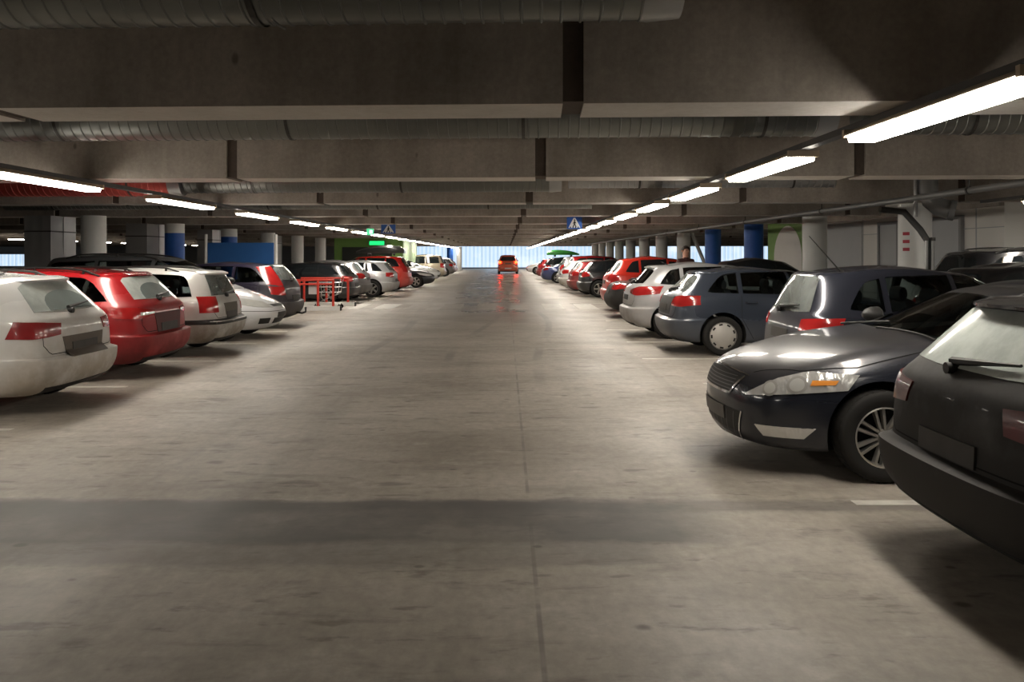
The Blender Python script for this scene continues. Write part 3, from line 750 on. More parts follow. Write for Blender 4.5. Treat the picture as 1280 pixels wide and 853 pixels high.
    if mirrors:
        xm = T['sidewin'][-1][0][-1][0] - .10
        for sg in (1, -1):
            q, N = c.hit(c.P((xm, W0 / 2 * sg, T['sidewin'][-1][0][-1][2] + .05)), (0, -sg, 0))
            b = MB(); cx2 = q.x + .02; cy2 = q.y + sg * .13; cz2 = q.z + .03
            secs = []
            for k, (dx, a, h) in enumerate(((-.075, .085, .065), (-.06, .10, .078), (0, .095, .075), (.05, .07, .055), (.08, .03, .025))):
                secs.append([Vector((cx2 + dx, cy2 + a * math.cos(t), cz2 + h * math.sin(t) * (1 if math.sin(t) > 0 else .9))) for t in [2 * PI * j / 14 for j in range(14)]])
            b.loft(secs); b.tube([q - Vector((0, sg * .02, 0)), (cx2, cy2 - sg * .06, cz2 - .05)], .022, 6)
            o = b.build('door_mirror', [mirrormat or paintm], R, True)
            g = MB(); g.loft([[Vector((cx2 - .077, cy2 + .078 * math.cos(t), cz2 + .058 * math.sin(t))) for t in [2 * PI * j / 14 for j in range(14)]],
                              [Vector((cx2 - .081, cy2 + .075 * math.cos(t), cz2 + .055 * math.sin(t))) for t in [2 * PI * j / 14 for j in range(14)]]])
            g.build('mirror_glass', [GLASS], o)
    if spoiler:
        hw, dep, th, mat = spoiler
        secs = []
        for k in range(11):
            y = -hw + 2 * hw * k / 10
            q, N = c.hit(Vector((c.P((.5, 0, 0)).x, y, c.P((0, 0, zt + .055)).z)), (1, 0, -.05))
            e = dep * (1 - .35 * abs(y / hw) ** 3)
            secs.append([q + Vector((.16, 0, .022)), q + Vector((.0, 0, .018)), q + Vector((-e, 0, -.012)), q + Vector((-e, 0, -.012 - th * .5)), q + Vector((-.0, 0, -th - .01)), q + Vector((.10, 0, -th))])
        b = MB(); b.loft(secs); b.build('spoiler', [mat or paintm], R, True, 50)
    if rails:
        for sg in (1, -1):
            pts = []
            x0, x1 = .75, T['sidewin'][-1][1][0][0] + .25
            b = MB()
            for k in range(9):
                xx = x0 + (x1 - x0) * k / 8
                q, N = c.hit(c.P((xx, sg * .585, H0 + .3)), (0, 0, -1))
                hgt = .045 if 0 < k < 8 else .0
                pts.append(q + Vector((0, 0, hgt)))
                if k in (1, 4, 7): b.tube([q - Vector((0, 0, .02)), q + Vector((0, 0, hgt))], .018, 6)
            b.tube(pts, .014, 6); b.build('roof_rail', [BLACKP], R, True)
    if antenna:
        q, N = c.hit(c.P((antenna if antenna is not True else .95, 0, H0 + .3)), (0, 0, -1))
        b = MB(); b.tube([q, q + Vector((-.0, 0, .02))], [.03, .018], 8); b.tube([q + Vector((0, 0, .01)), q + Vector((-.12, 0, .07))], [.008, .005], 6)
        b.build('antenna', [BLACKP], R, True)
    return c


# ================================================================== the hall
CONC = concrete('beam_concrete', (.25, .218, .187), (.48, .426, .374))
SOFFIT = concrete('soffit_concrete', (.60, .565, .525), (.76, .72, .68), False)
CONC_D = concrete('joint_concrete', (.07, .052, .040), (.13, .10, .08))
SLAB = concrete('slab_concrete', (.20, .178, .155), (.36, .325, .288), False)
WHITECOL = plain('white_column_paint', (.74, .74, .72), .6, noise=.08, nscale=3)
BLUE = plain('blue_column_paint', (.015, .10, .42), .5, noise=.15)
WALLW = plain('white_wall_panel', (.76, .74, .70), .6, noise=.06, nscale=2)
WALLG = plain('grey_wall_panel', (.42, .43, .44), .55, noise=.08, nscale=2)
GREENW = plain('green_wall_paint', (.20, .36, .09), .6, noise=.1)
PALEGREEN = plain('pale_green_wall_paint', (.45, .58, .38), .6, noise=.08)
SHEET = plain('galvanised_sheet', (.36, .36, .36), .42, .55, noise=.25, nscale=1.2)
DUCT = plain('spiral_duct_metal', (.20, .205, .195), .38, .6, noise=.3, nscale=1.5)
DUCTRED = plain('red_duct_paint', (.34, .05, .04), .5, noise=.3)
RAILM = plain('dark_light_rail', (.06, .056, .052), .5, .3)
LAMPM = plain('lamp_housing', (.52, .42, .30), .5)
PIPE = plain('grey_conduit', (.17, .17, .17), .45, .3)
LINE = plain('worn_road_paint', (.62, .60, .55), .6, noise=.35, nscale=7)
REDP = plain('red_rail_paint', (.62, .05, .03), .4, coat=.3)
TUBE = emit('lit_diffuser', (1.0, .93, .82), 27.0)
TUBE_EDGE = emit('lit_diffuser_side', (1.0, .93, .82), 5.0)
SKEW = math.radians(2.5)

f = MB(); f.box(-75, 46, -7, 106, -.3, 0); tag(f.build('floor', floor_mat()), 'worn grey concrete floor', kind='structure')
f = MB(); f.box(-75, 46, -7, 106, 3.40, 3.7); tag(f.build('ceiling', SLAB), 'concrete deck above the beams', kind='structure')

# cross beams of precast pieces with open joints between them
HB = EYE + .99
def beam(k):
    Yc = .37 + 5 * k
    b = MB(); d = .55
    pitch = 3.94; x = .38 + .5 * pitch + .0
    joints = [.44 + pitch * i for i in range(-19, 12)]
    e = .068
    for a, c in zip(joints, joints[1:]):
        b.box(a + e, c - e, 0, d, HB, 3.42)
    n0 = len(b.f)
    b.box(joints[0], joints[-1], .035, d - .03, HB + .02, 3.42, 1)
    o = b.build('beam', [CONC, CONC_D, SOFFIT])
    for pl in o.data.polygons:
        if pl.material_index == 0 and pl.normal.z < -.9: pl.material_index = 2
    o.location = (0, Yc, 0); o.rotation_euler = (0, 0, -SKEW)
    tag(o, kind='structure')
ORD = ['first', 'second', 'third', 'fourth', 'fifth', 'sixth', 'seventh', 'eighth', 'ninth', 'tenth', 'eleventh', 'twelfth', 'thirteenth', 'fourteenth', 'fifteenth', 'sixteenth', 'seventeenth', 'eighteenth', 'nineteenth', 'twentieth',
       'twenty-first', 'twenty-second', 'twenty-third', 'twenty-fourth', 'twenty-fifth', 'twenty-sixth', 'twenty-seventh', 'twenty-eighth', 'twenty-ninth', 'thirtieth']
for k in range(0, 18): beam(k)

# round columns under the beams
def column(name, x, y, r, z1, bands, label):
    o = None
    for (za, zb, m) in bands:
        b = MB(); b.lathe([(r, za), (r, zb)], 'z', 32, (x, y, 0))
        p = b.build('column' if o is None else 'paint_band', [m], None, True)
        if o is None: o = tag(p, label, kind='structure')
        else: p.parent = o
    return o
for i, y in enumerate((20.4, 25.4, 30.4, 35.4, 40.4, 45.4, 60.4, 65.4, 70.4)):
    blue = i in (1, 2, 7)
    column('column', -10.2, y, .29, HB, [(0, HB, WHITECOL)] if not blue else [(0, 2.32, BLUE), (2.32, HB, WHITECOL)],
           f'{"blue and white" if blue else "white"} round column, {ORD[i]} along the far-lane row')
for i, y in enumerate((15.4, 20.4, 25.4, 30.4, 35.4, 40.4, 45.4, 50.4, 55.4, 60.4, 65.4, 70.4)):
    blue = i in (2, 3)
    c = column('column', 7.65, y, .29, HB, [(0, HB - .02, BLUE if blue else WHITECOL)],
           f'{"blue" if blue else "white"} round column, {ORD[i]} along the row by the wall panels')
    if i == 0:
        RM = plain('red_marking', (.42, .03, .05), .6)
        for j in range(3):
            for (z0, m, e) in ((2.00 - j * .145, RM, .004),):
                vs = []; fs = []
                for kk in range(7):
                    a = math.radians(200 + 26 * kk / 6); rr = .29 + e
                    for zz in (z0, z0 + .06): vs.append((7.65 + rr * math.cos(a), y + rr * math.sin(a), zz))
                for kk in range(6): fs.append((2 * kk, 2 * kk + 2, 2 * kk + 3, 2 * kk + 1))
                mesh_obj('red_mark', vs, fs, m, c)
    if i == 4:
        b = MB(); b.tube([(8.0, y, 2.6), (8.55, y, 1.3)], .08, 4); b.build('diagonal_brace', [WHITECOL], c)
for i, (x, y) in enumerate([(-19.5, yy) for yy in (25.4, 35.4, 45.4, 55.4, 65.4)]):
    column('column', x, y, .29, HB, [(0, HB, WHITECOL)], f'white round column, {ORD[i]} in the next aisle beyond the parked row')

# sheet metal clad shafts beside the columns
for i, (xa, xb, ya, yb) in enumerate(((-11.45, -10.82, 19.6, 20.75), (-11.25, -10.62, 24.4, 26.1), (-11.3, -10.75, 30.2, 31.8), (-11.3, -10.75, 38.0, 39.6))):
    b = MB(); b.box(xa, xb, ya, yb, 0, HB - .03)
    o = tag(b.build('vent_shaft', [SHEET]), f'grey sheet metal clad shaft, {ORD[i]} beside the white columns', 'shaft')
    b = MB(); b.box(xa - .015, xb + .015, ya - .015, yb + .015, 2.19, 2.22); b.build('band', [RAILM], o)
    b = MB(); b.box(xb, xb + .012, (ya + yb) / 2 - .02, (ya + yb) / 2 + .02, 0, HB - .03); b.build('standing_seam', [SHEET], o)
    bm = bmesh.new(); bm.from_mesh(o.data); bmesh.ops.subdivide_edges(bm, edges=bm.edges, cuts=7, use_grid_fill=True)
    for v in bm.verts:
        inside = xa + .02 < v.co.x < xb - .02 or ya + .02 < v.co.y < yb - .02
        if inside and .1 < v.co.z < HB - .1:
            v.co.x += random.uniform(-.012, .012); v.co.y += random.uniform(-.012, .012)
    bm.to_mesh(o.data); bm.free(); o.data.shade_smooth(); o.data.set_sharp_from_angle(angle=math.radians(40))

# far daylight facade
def pane_mat():
    m, nt, b = new_mat('daylight_panes')
    pos = nt.nodes.new('ShaderNodeNewGeometry').outputs['Position']
    w = nt.nodes.new('ShaderNodeTexWave'); w.inputs['Scale'].default_value = .62; w.inputs['Distortion'].default_value = .3
    nt.links.new(pos, w.inputs['Vector'])
    n = noise(nt, mapping(nt, pos, (.25, 1, .5)), 1.0, 3)
    c = mixc(nt, map_range(nt, w.outputs['Fac'], .25, .8), (.40, .54, .70), (.53, .64, .76))
    c = mixc(nt, map_range(nt, n, .5, .7, 0, .8), c, (.70, .78, .86))
    nt.links.new(c, b.inputs['Emission Color']); b.inputs['Emission Strength'].default_value = 1.0
    b.inputs['Base Color'].default_value = (.4, .5, .6, 1)
    return m
PANE = pane_mat()
FRAME = plain('pale_window_frame', (.80, .84, .88), .5)
def facade(n, x0, x1, z0, z1, step):
    b = MB(); b.box(x0, x1, 105.0, 105.05, z0, z1)
    o = tag(b.build(f'window_{n}', [PANE]), 'bright daylight facade of translucent panels', kind='structure')
    b = MB(); x = x0
    while x <= x1 + .01:
        b.box(x - .012, x + .012, 104.97, 105.0, z0, z1); x += step
    for z in (z0, z1): b.box(x0, x1, 104.9, 105.0, z - .04, z + .04)
    b.build('window_frame', [FRAME], o)
facade(1, -12.0, 46, .12, 3.4, 1.0)
facade(2, -75, -55, .3, 1.85, .9)
b = MB(); b.box(-55, -12, 105.0, 105.3, 0, 3.4); b.box(-75, -55, 105, 105.3, 1.85, 3.4); b.box(-75, 46, 105, 105.3, 0, .12); b.box(-75, -55, 105, 105.3, 0, .3)
tag(b.build('wall_far', [WALLG]), 'end wall of the garage', kind='structure')
b = MB(); b.box(-75.3, -75, -7, 106, 0, 3.4); tag(b.build('wall_left', [SLAB]), 'outer wall beyond the next aisle', kind='structure')
b = MB(); b.box(46, 46.3, -7, 106, 0, 3.4); tag(b.build('wall_right', [SLAB]), 'outer wall beyond the columns', kind='structure')

# stair core with white panels, doors and the green end
b = MB(); b.box(9.2, 13.5, 15.2, 24.6, 0, 3.4)
core = tag(b.build('wall_core', [WALLW]), 'white panelled stair core wall behind the parked cars', kind='structure')
b = MB()
for y in (16.1, 18.25, 21.2, 23.6): b.box(9.188, 9.2, y - .012, y + .012, 0, HB)
for z in (.7, 1.32, 2.16): b.box(9.188, 9.2, 15.2, 24.6, z - .008, z + .008)
b.build('panel_joint', [WALLG], core)
b = MB(); b.box(9.18, 9.2, 21.25, 24.55, 0, 2.5); b.build('grey_panel', [WALLG], core)
b = MB(); b.box(9.10, 9.2, 15.2, 24.6, HB - .06, HB + .12); b.build('cornice', [CONC], core)
def door(n, y0, y1, h):
    b = MB(); b.box(9.15, 9.2, y0, y1, 0, h)
    o = tag(b.build(f'door_{n}', [WALLG]), 'grey steel door in the white core wall', kind='structure')
    b = MB(); b.box(9.12, 9.2, y0 - .08, y0, 0, h + .08); b.box(9.12, 9.2, y1, y1 + .08, 0, h + .08); b.box(9.12, 9.2, y0, y1, h, h + .08)
    b.build('door_frame', [plain('door_frame_grey', (.20, .20, .205), .5)], o)
    b = MB(); b.tube([(9.15, y0 + .12, 1.05), (9.09, y0 + .12, 1.05), (9.09, y0 + .25, 1.05)], .012, 6); b.build('door_handle', [ALLOY], o)
door(1, 16.6, 17.9, 2.36); door(2, 19.25, 20.15, 2.36)
b = MB(); b.box(9.2, 13.5, 24.6, 28.9, 0, 3.4)
gw = tag(b.build('wall_green', [GREENW]), 'green wall with a white arch beside the columns', kind='structure')
vs = [(9.185, 25.55, 0), (9.185, 28.2, 0)]; N = 28
for k in range(N + 1):
    a = PI * k / N; vs.append((9.185, 26.875 + 1.325 * math.cos(a), 1.55 + 1.05 * math.sin(a)))
mesh_obj('white_arch', vs, [tuple(range(len(vs)))[::-1]], WALLW, gw)
# green stair core on the other side
b = MB(); b.box(-10.4, -6.25, 50, 57.5, 0, 3.4); g2 = tag(b.build('wall_stair_core', [GREENW]), 'green stair core behind the red car with roof box', kind='structure')
b = MB(); b.box(-6.25, -6.2, 50, 57.5, 0, 3.4); b.build('pale_side', [PALEGREEN], g2)
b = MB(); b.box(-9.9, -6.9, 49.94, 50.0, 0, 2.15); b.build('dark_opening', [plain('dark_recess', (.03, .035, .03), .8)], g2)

# ---- ducts
def duct(x0, x1, y, z, r, mat, label, capend=None, seam=.11, elbow=False):
    root = thing('ceiling_duct', label, 'duct', (0, y, z), -SKEW)
    b = MB(); prof = []
    n = int((x1 - x0) / seam)
    for i in range(n + 1):
        x = x0 + (x1 - x0) * i / n
        prof += [(r, x - .010), (r + .009, x - .004), (r + .009, x + .004), (r, x + .010)]
    b.lathe(prof, 'x', 26)
    b.build('duct_pipe', [mat], root, True, 30)
    if capend:
        b = MB(); b.lathe([(r * 1.02, x1), (r * 1.04, x1 + .05), (r * .98, x1 + .22)], 'x', 26); b.build('end_cap', [SHEET], root, True)
    x = x0 + 1.2
    while x < x1 - .3:
        b = MB()
        b.lathe([(r + .012, x - .018), (r + .012, x + .018)], 'x', 26, cap0=False, cap1=False)
        b.tube([(x, 0, r), (x, 0, 3.40 - z)], .007, 6); b.build('hanger', [RAILM], root)
        x += 2.6
    return root
duct(-13, .75, 4.62, 3.21, .27, DUCT, 'large spiral duct in front of the nearest beam', True)
duct(-14, 3.35, 9.15, 3.19, .26, DUCT, 'spiral duct behind the nearest beam', True)
duct(3.9, 14, 9.3, 3.16, .20, DUCT, 'thinner duct continuing past the end of the second spiral duct')
duct(-5.6, .75, 14.3, 2.99, .26, DUCT, 'spiral duct ending behind the second beam', True)
duct(1.1, 5.6, 14.3, 2.94, .15, SHEET, 'slim bright duct behind the second beam')
duct(-13, -5.9, 14.3, 2.93, .25, DUCTRED, 'red painted duct behind the second beam', True)
duct(-12, 2, 19.3, 2.96, .24, DUCT, 'spiral duct behind the third beam')
# little bracket dangling from the nearest duct
b = MB(); b.tube([(-1.29, 4.55, 2.93), (-1.24, 4.5, 2.88), (-1.20, 4.5, 2.86)], .008, 6)
tag(b.build('hanging_strap', [SHEET]), 'short loose metal strap hanging under the nearest duct', 'strap')

# ---- strip lights on rails
def rail(x, y0, y1, label):
    b = MB(); b.box(x - .045, x + .045, y0, y1, HB - .055, HB - .003)
    tag(b.build('light_rail', [RAILM]), label, 'rail')
def strip_light(x, y0, y1, label, group, proto=[None]):
    zt = HB - .055
    L = y1 - y0
    root = thing('ceiling_strip_light', label, 'light', (x, (y0 + y1) / 2, zt), 0, group)
    b = MB(); b.loft([[(-.06, yy, 0), (.06, yy, 0), (.135, yy, -.04), (.135, yy, -.052), (-.135, yy, -.052), (-.135, yy, -.04)] for yy in (-L / 2, L / 2)]); b.build('housing', [LAMPM], root)
    secs = [[(-.105, yy, -.052), (.105, yy, -.052), (.105, yy, -.06), (.095, yy, -.096), (-.095, yy, -.096), (-.105, yy, -.06)] for yy in (-L / 2 + .015, L / 2 - .015)]
    b = MB(); b.loft(secs); o = b.build('diffuser', [TUBE], root)
    for s in (-1, 1):
        b = MB(); b.box(-.137, .137, min(s * (L / 2 - .03), s * (L / 2 + .006)), max(s * (L / 2 - .03), s * (L / 2 + .006)), -.062, -.005); b.build('end_cap', [LAMPM], root)
rail(2.63, 1.5, 101, 'dark rail carrying the strip lights over the dark hatchbacks and sedans')
rail(-5.4, -6.5, 101, 'dark rail carrying the strip lights over the white and red estates')
for k in range(29):
    y0 = 4.0 + 3.27 * k
    strip_light(2.63, y0, y0 + 2.1, f'added strip light, {ORD[k]} from the near end of the row above the black estate', 'strip lights above the black estate row')
for k in range(24):
    y0 = -4.2 + 4.2 * k  # the first lamp is added out of view to light the nearest beam
    if k == 1: continue
    strip_light(-5.4, y0, y0 + 2.4, f'added strip light, {ORD[max(0, k - 1)]} from the near end of the row above the white estate' if k else 'added unseen strip light over the near end of the lane, before the white estate', 'strip lights above the white estate row')
for k in range(10):
    y0 = 34.5 + 4.2 * k
    strip_light(-25.8, y0, y0 + 2.4, f'added strip light, {ORD[k]} in the next aisle seen between the grey shafts', 'strip lights of the next aisle')
for k in range(4):
    y0 = 15.0 + 4.2 * k
    strip_light(15.4, y0, y0 + 2.4, f'added strip light, {ORD[k]} behind the stair core wall', 'strip lights behind the core')

rail(8.45, 2.0, 14.6, 'added dark rail carrying the added strip lights over the facing row of black cars')  # rail and lamps added, mostly out of view, to brighten the core wall
for k in range(3):
    y0 = 3.4 + 3.9 * k
    strip_light(8.45, y0, y0 + 2.1, f'added strip light, {ORD[k]} from the near end of the row above the facing black cars', 'added strip lights above the facing row')
# ---- pipes on the right
b = MB(); b.tube([(6.02, 1.5, 2.47), (6.02, 60, 2.47)], .045, 10)
o = tag(b.build('ceiling_conduit', [PIPE], None, True), 'long grey conduit running under the beams past the columns', 'pipe')
for y in (5.7, 10.7, 15.7, 20.7, 25.7, 30.7):
    b = MB(); b.tube([(6.02, y, 2.47), (6.02, y, HB)], .012, 6); b.lathe([(.055, y - .02), (.055, y + .02)], 'y', 12, (6.02, 0, 2.47)); b.build('clamp', [RAILM], o)
Yp = 14.75
P3 = lambda px, py, Y: (gx(px, Y), Y, gz(py, Y))
root = thing('drain_pipe', 'grey drain pipe with elbow in front of the white column with red marks', 'pipe', (0, 0, 0))
b = MB(); b.tube([P3(1100, 262, 15.0), P3(1130, 265, 15.0), P3(1150, 287, 14.9), P3(1160, 302, 14.8), P3(1161, 330, 14.8), (gx(1161, 14.8), 14.8, 0)], .06, 10); b.build('dark_pipe', [plain('dark_drain', (.06, .06, .06), .4)], root, True)
for px in (1158, 1166):
    b = MB(); b.tube([P3(px, 298, 14.7), (gx(px, 14.7), 14.7, 0)], .03, 8); b.build('bright_pipe', [plain('zinc_pipe', (.5, .5, .5), .3, .7)], root, True)
    b = MB(); b.lathe([(.045, 0), (.045, .06)], 'z', 12, P3(px, 301, 14.7)); b.build('collar', [RAILM], root, True)
root = thing('vent_pipe', 'thick grey vent pipe dropping from the ceiling with an end elbow', 'pipe', (0, 0, 0))
b = MB(); x = gx(1160, 14.3); b.tube([(x, 14.3, 3.4), (x, 14.3, 2.75), (x + .03, 14.25, 2.58), (x + .12, 14.15, 2.46), (x + .26, 14.05, 2.40)], .16, 16); b.build('pipe', [PIPE], root, True)
b = MB(); b.tube([(x + .24, 14.06, 2.405), (x + .32, 14.02, 2.385)], .175, 16); b.build('socket', [PIPE], root, True)
b = MB(); b.tube([(x - .19, 14.35, 3.4), (x - .19, 14.35, 2.3)], .035, 8); b.build('slim_pipe', [SHEET], root, True)

# ---- floor markings
def mark(name, x0, x1, y0, y1):
    b = MB(); b.box(x0, x1, y0, y1, -.002, .003); return tag(b.build(name, [LINE]), kind='structure')
for i in range(14):
    y = 7.67 + 2.5 * i
    if i not in (6, 7): mark('floor_line', -9.0, (-4.6, -4.68, -4.45)[i % 3], y - .05, y + .05)
for i in range(24):
    y = 5.40 + 2.52 * i
    mark('floor_line', (2.28, 2.2, 2.5, 2.15)[i % 4], 7.0, y - .05, y + .05)
FADED = plain('rubbed_road_paint', (.40, .37, .335), .5, noise=.4, nscale=5)
for x, m_ in ((-5.1, LINE), (-4.08, LINE), (-3.05, FADED), (-2.0, FADED), (-.92, FADED), (.13, FADED), (1.2, LINE), (2.24, LINE)):
    mark('floor_stripe', x, x + .62, 24.9, 27.7).data.materials[0] = m_
column('column', -6.1, 90.4, .34, HB, [(0, HB, BLUE)], 'blue round column at the far end of the hall')
column('column', -5.1, 90.4, .30, HB, [(0, HB, WHITECOL)], 'white round column at the far end of the hall')

# ---- hanging signs
def ped_sign(px0, px1, py0, py1, Y, label):
    x0, x1, z0, z1 = gx(px0, Y), gx(px1, Y), gz(py1, Y), gz(py0, Y)
    w, h = x1 - x0, z1 - z0; cx = (x0 + x1) / 2
    root = thing('crossing_sign', label, 'sign', (cx, Y, z0))
    b = MB(); b.box(-w / 2, w / 2, -.02, .02, 0, h); b.build('sign_board', [plain('blue_sign', (.02, .11, .48), .4)], root)
    WH = plain('sign_white', (.85, .85, .85), .5); BK = plain('sign_black', (.01, .01, .01), .5)
    vs = [(-w * .40, -.024, h * .1), (w * .40, -.024, h * .1), (w * .06, -.024, h * .93), (-w * .06, -.024, h * .93)]
    mesh_obj('triangle', vs, [(0, 1, 2, 3)], WH, root)
    b = MB(); y0, y1 = -.030, -.026
    def limb(a, c, t):
        a = Vector((a[0] * w, 0, a[1] * h)); c = Vector((c[0] * w, 0, c[1] * h)); d = (c - a).normalized(); n = Vector((d.z, 0, -d.x)) * t * w
        b.add([(*(a + n).to_tuple()[:1], y0, (a + n).z), ((a - n).x, y0, (a - n).z), ((c - n).x, y0, (c - n).z), ((c + n).x, y0, (c + n).z)], [(0, 1, 2, 3)])
    limb((0, .42), (.01, .66), .05); limb((0, .44), (-.10, .16), .03); limb((0, .44), (.11, .16), .03); limb((.01, .62), (-.10, .46), .02); limb((.01, .62), (.11, .48), .02)
    b.add([(w * (.01 + .05 * math.cos(t)), y0, h * .74 + w * .05 * math.sin(t)) for t in [2 * PI * i / 12 for i in range(12)]], [tuple(range(12))])
    for i in range(4):
        xx = (-.30 + .17 * i) * w
        b.add([(xx, y0, h * .10), (xx + .07 * w, y0, h * .10), (xx + .07 * w, y0, h * .2), (xx, y0, h * .2)], [(0, 1, 2, 3)])
    b.build('walking_figure', [BK], root)
    b = MB()
    for xx in (-w * .4, w * .4): b.tube([(xx, 0, h), (xx, 0, 3.4 - z0)], .008, 6)
    b.build('hanger', [RAILM], root)
ped_sign(708.5, 727.5, 271.5, 286.5, 24.9, 'blue crossing sign hanging over the lane opposite the bright red hatchback')
ped_sign(476.5, 494.5, 281, 292, 29.0, 'blue crossing sign hanging beside the small green exit sign')
# exit sign and green light bar
Y = 28.2; x0, x1, z0, z1 = gx(458.5, Y), gx(467, Y), gz(294, Y), gz(286, Y)
root = thing('exit_sign', 'small lit green exit sign hanging under the strip lights', 'sign', ((x0 + x1) / 2, Y, z0))
w, h = x1 - x0, z1 - z0
b = MB(); b.box(-w / 2, w / 2, -.03, .03, 0, h); b.build('lit_panel', [emit('green_exit_glow', (.06, .55, .25), .8)], root)
b = MB(); b.box(-w * .1, w * .35, -.034, -.031, h * .2, h * .8); b.build('pictogram', [emit('white_exit_glow', (.8, 1, .9), .7)], root)
b = MB(); b.tube([(0, 0, h), (0, 0, 3.4 - z0)], .01, 6); b.build('hanger', [RAILM], root)
Y = 49.7
root = thing('green_light_bar', 'glowing green light bar on the green stair core', 'sign', (gx(471, Y), Y, gz(304, Y)))
b = MB(); b.box(-.44, .44, -.06, .06, -.12, .12); b.build('lit_face', [emit('green_bar_glow', (.015, .75, .18), 1.0)], root)
b = MB(); b.box(-.48, .48, .06, .26, -.15, .15); b.build('housing', [RAILM], root)

# ---- trolley bay: blue board between two white posts, guard rails, a trolley
Y = 24.2
root = thing('blue_board', 'blank blue board hung between two white posts', 'sign', (gx(301, Y), Y, 0))
xa, xb = gx(257.5, Y), gx(345, Y); cx = gx(301, Y)
b = MB(); b.box(xa - cx + .06, xb - cx - .06, -.03, .03, gz(332, Y), gz(303.5, Y)); b.build('board', [plain('blue_board_face', (.02, .105, .33), .5, noise=.1)], root)
for x in (xa, xb):
    b = MB(); b.lathe([(.045, 0), (.045, gz(293, Y))], 'z', 12, (x - cx, 0, 0)); b.build('post', [plain('white_post_paint', (.75, .75, .73), .5)], root, True)
def guard(px_a, px_b, posts, Y, label, bar_y, rails_z=(.90, .78)):
    root = thing('guard_rail', label, 'rail', (gx((px_a + px_b) / 2, Y), Y, 0)); cx = gx((px_a + px_b) / 2, Y)
    b = MB(); b.box(gx(px_a, Y) - cx, gx(px_b, Y) - cx, -.09, .09, 0, .13); b.build('kerb_bar', [plain('pale_kerb_bar', (.78, .77, .74), .6, noise=.15)], root)
    b = MB(); b.box(gx(px_b, Y) - cx - .02, gx(px_b, Y) - cx + .004, -.094, .094, 0, .134); b.build('bar_end', [BLACKP], root)
    for p in posts:
        b = MB(); x = gx(p, Y) - cx; b.tube([(x, 0, .1), (x, 0, .92)], .038, 10); b.build('post', [REDP], root, True)
    xs = [gx(p, Y) - cx for p in posts]
    for z in rails_z:
        b = MB(); b.tube([(min(xs) - .1, 0, z), (max(xs) + .03, 0, z)], .030, 10); b.build('rail', [REDP], root, True)
    return root, cx
guard(350, 426.5, (374, 397.5, 416.5), 24.4, 'red tubular guard rail on a pale kerb bar, nearer one of the trolley bay', .1)
g, cx = guard(352, 444.5, (380, 408, 435), 26.5, 'red tubular guard rail on a pale kerb bar, farther one of the trolley bay', .1, (.90,))
Y = 24.55
b = MB(); b.box(gx(386, 24.5), gx(396, 24.5), 24.47, 24.50, gz(368, 24.5), gz(353, 24.5))
tag(b.build('notice_sign', [plain('pale_notice', (.55, .55, .55), .5)]), 'pale blank notice panel on the nearer red guard rail', 'sign')
root = thing('shopping_trolley', 'silver wire shopping trolley parked between the red guard rails', 'trolley', (gx(410, 25.4), 25.4, 0))
WIRE = plain('trolley_wire', (.55, .55, .55), .3, .8)
b = MB()
def corner(x, y, z): return Vector((x, y, z))
for z, k in ((.50, .86), (.66, .93), (.80, 1.0)):
    q = [corner(-.38 * k, -.22 * k, z), corner(.38, -.22 * k, z), corner(.38, .22 * k, z), corner(-.38 * k, .22 * k, z)]
    b.tube(q + [q[0]], .008, 5)
for i in range(9):
    t = i / 8
    for sy in (-1, 1):
        x0, x1 = -.33 + .71 * t, -.38 + .76 * t
        b.tube([(x0, sy * .19, .50), (x1, sy * .22, .80)], .005, 4)
    if i < 8: b.tube([(-.33 + .71 * t, -.19, .50), (-.33 + .71 * t, .19, .50)], .005, 4)
b.build('basket', [WIRE], root)
b = MB()
for sy in (-1, 1): b.tube([(.40, sy * .20, .14), (-.35, sy * .17, .16), (.34, sy * .21, .46), (.44, sy * .22, .95)], .012, 6)
b.build('frame', [WIRE], root)
b = MB(); b.tube([(.44, -.24, .96), (.44, .24, .96)], .018, 8); b.build('handle', [REDP], root, True)
for sx in (-.34, .38):
    for sy in (-.19, .19):
        b = MB(); b.lathe([(.06, -.014), (.06, .014)], 'y', 16, (sx, sy, .06)); b.box(sx - .012, sx + .012, sy - .02, sy + .02, .07, .15); b.build('wheel', [RUBBER], root)

# ================================================================== the cars
WHITE_P = paint('white_paint_dirty', (.80, .80, .79), .05, .25, .6, (.40, .35, .29), .45, .80)
RED_P = paint('red_paint', (.42, .012, .016), .15, .22, .45, (.13, .022, .022), .40, .75)
SILVER_P = paint('pale_silver_paint', (.68, .67, .65), .2, .28, .6, (.24, .21, .17), .40, .75)
WHITE2_P = paint('clean_white_paint', (.84, .85, .87), .05, .22, .12)
PURPLE_P = paint('dark_violet_paint', (.022, .018, .035), .2, .25, .7, (.085, .078, .072), .45, .75)
BLACK_P = paint('black_paint', (.010, .010, .012), .1, .25, .35, (.06, .055, .05), .2)
DIRTBLACK_P = paint('black_paint_under_dust', (.009, .009, .010), .1, .3, .55, (.020, .0175, .015), .75, 1.0)
SLATE_P = paint('dark_slate_paint', (.020, .023, .034), .35, .26, .30, (.05, .048, .046), 0, .65, .27)
YARIS_P = paint('slate_paint_dusty_tail', (.028, .031, .045), .35, .26, .4, (.12, .108, .098), .75, .8)
A3_P = paint('blue_grey_paint', (.055, .068, .095), .4, .25, .4, (.085, .082, .08), .25, .7)
KIA_P = paint('bright_silver_paint', (.52, .52, .53), .45, .28, .4, (.30, .28, .26), .5, .9)
GREY_P = paint('grey_paint', (.16, .155, .155), .35, .3, .5, (.16, .145, .13), .4)
BRIGHTRED_P = paint('bright_red_paint', (.62, .035, .02), .1, .2, .3, (.30, .12, .10), .3)
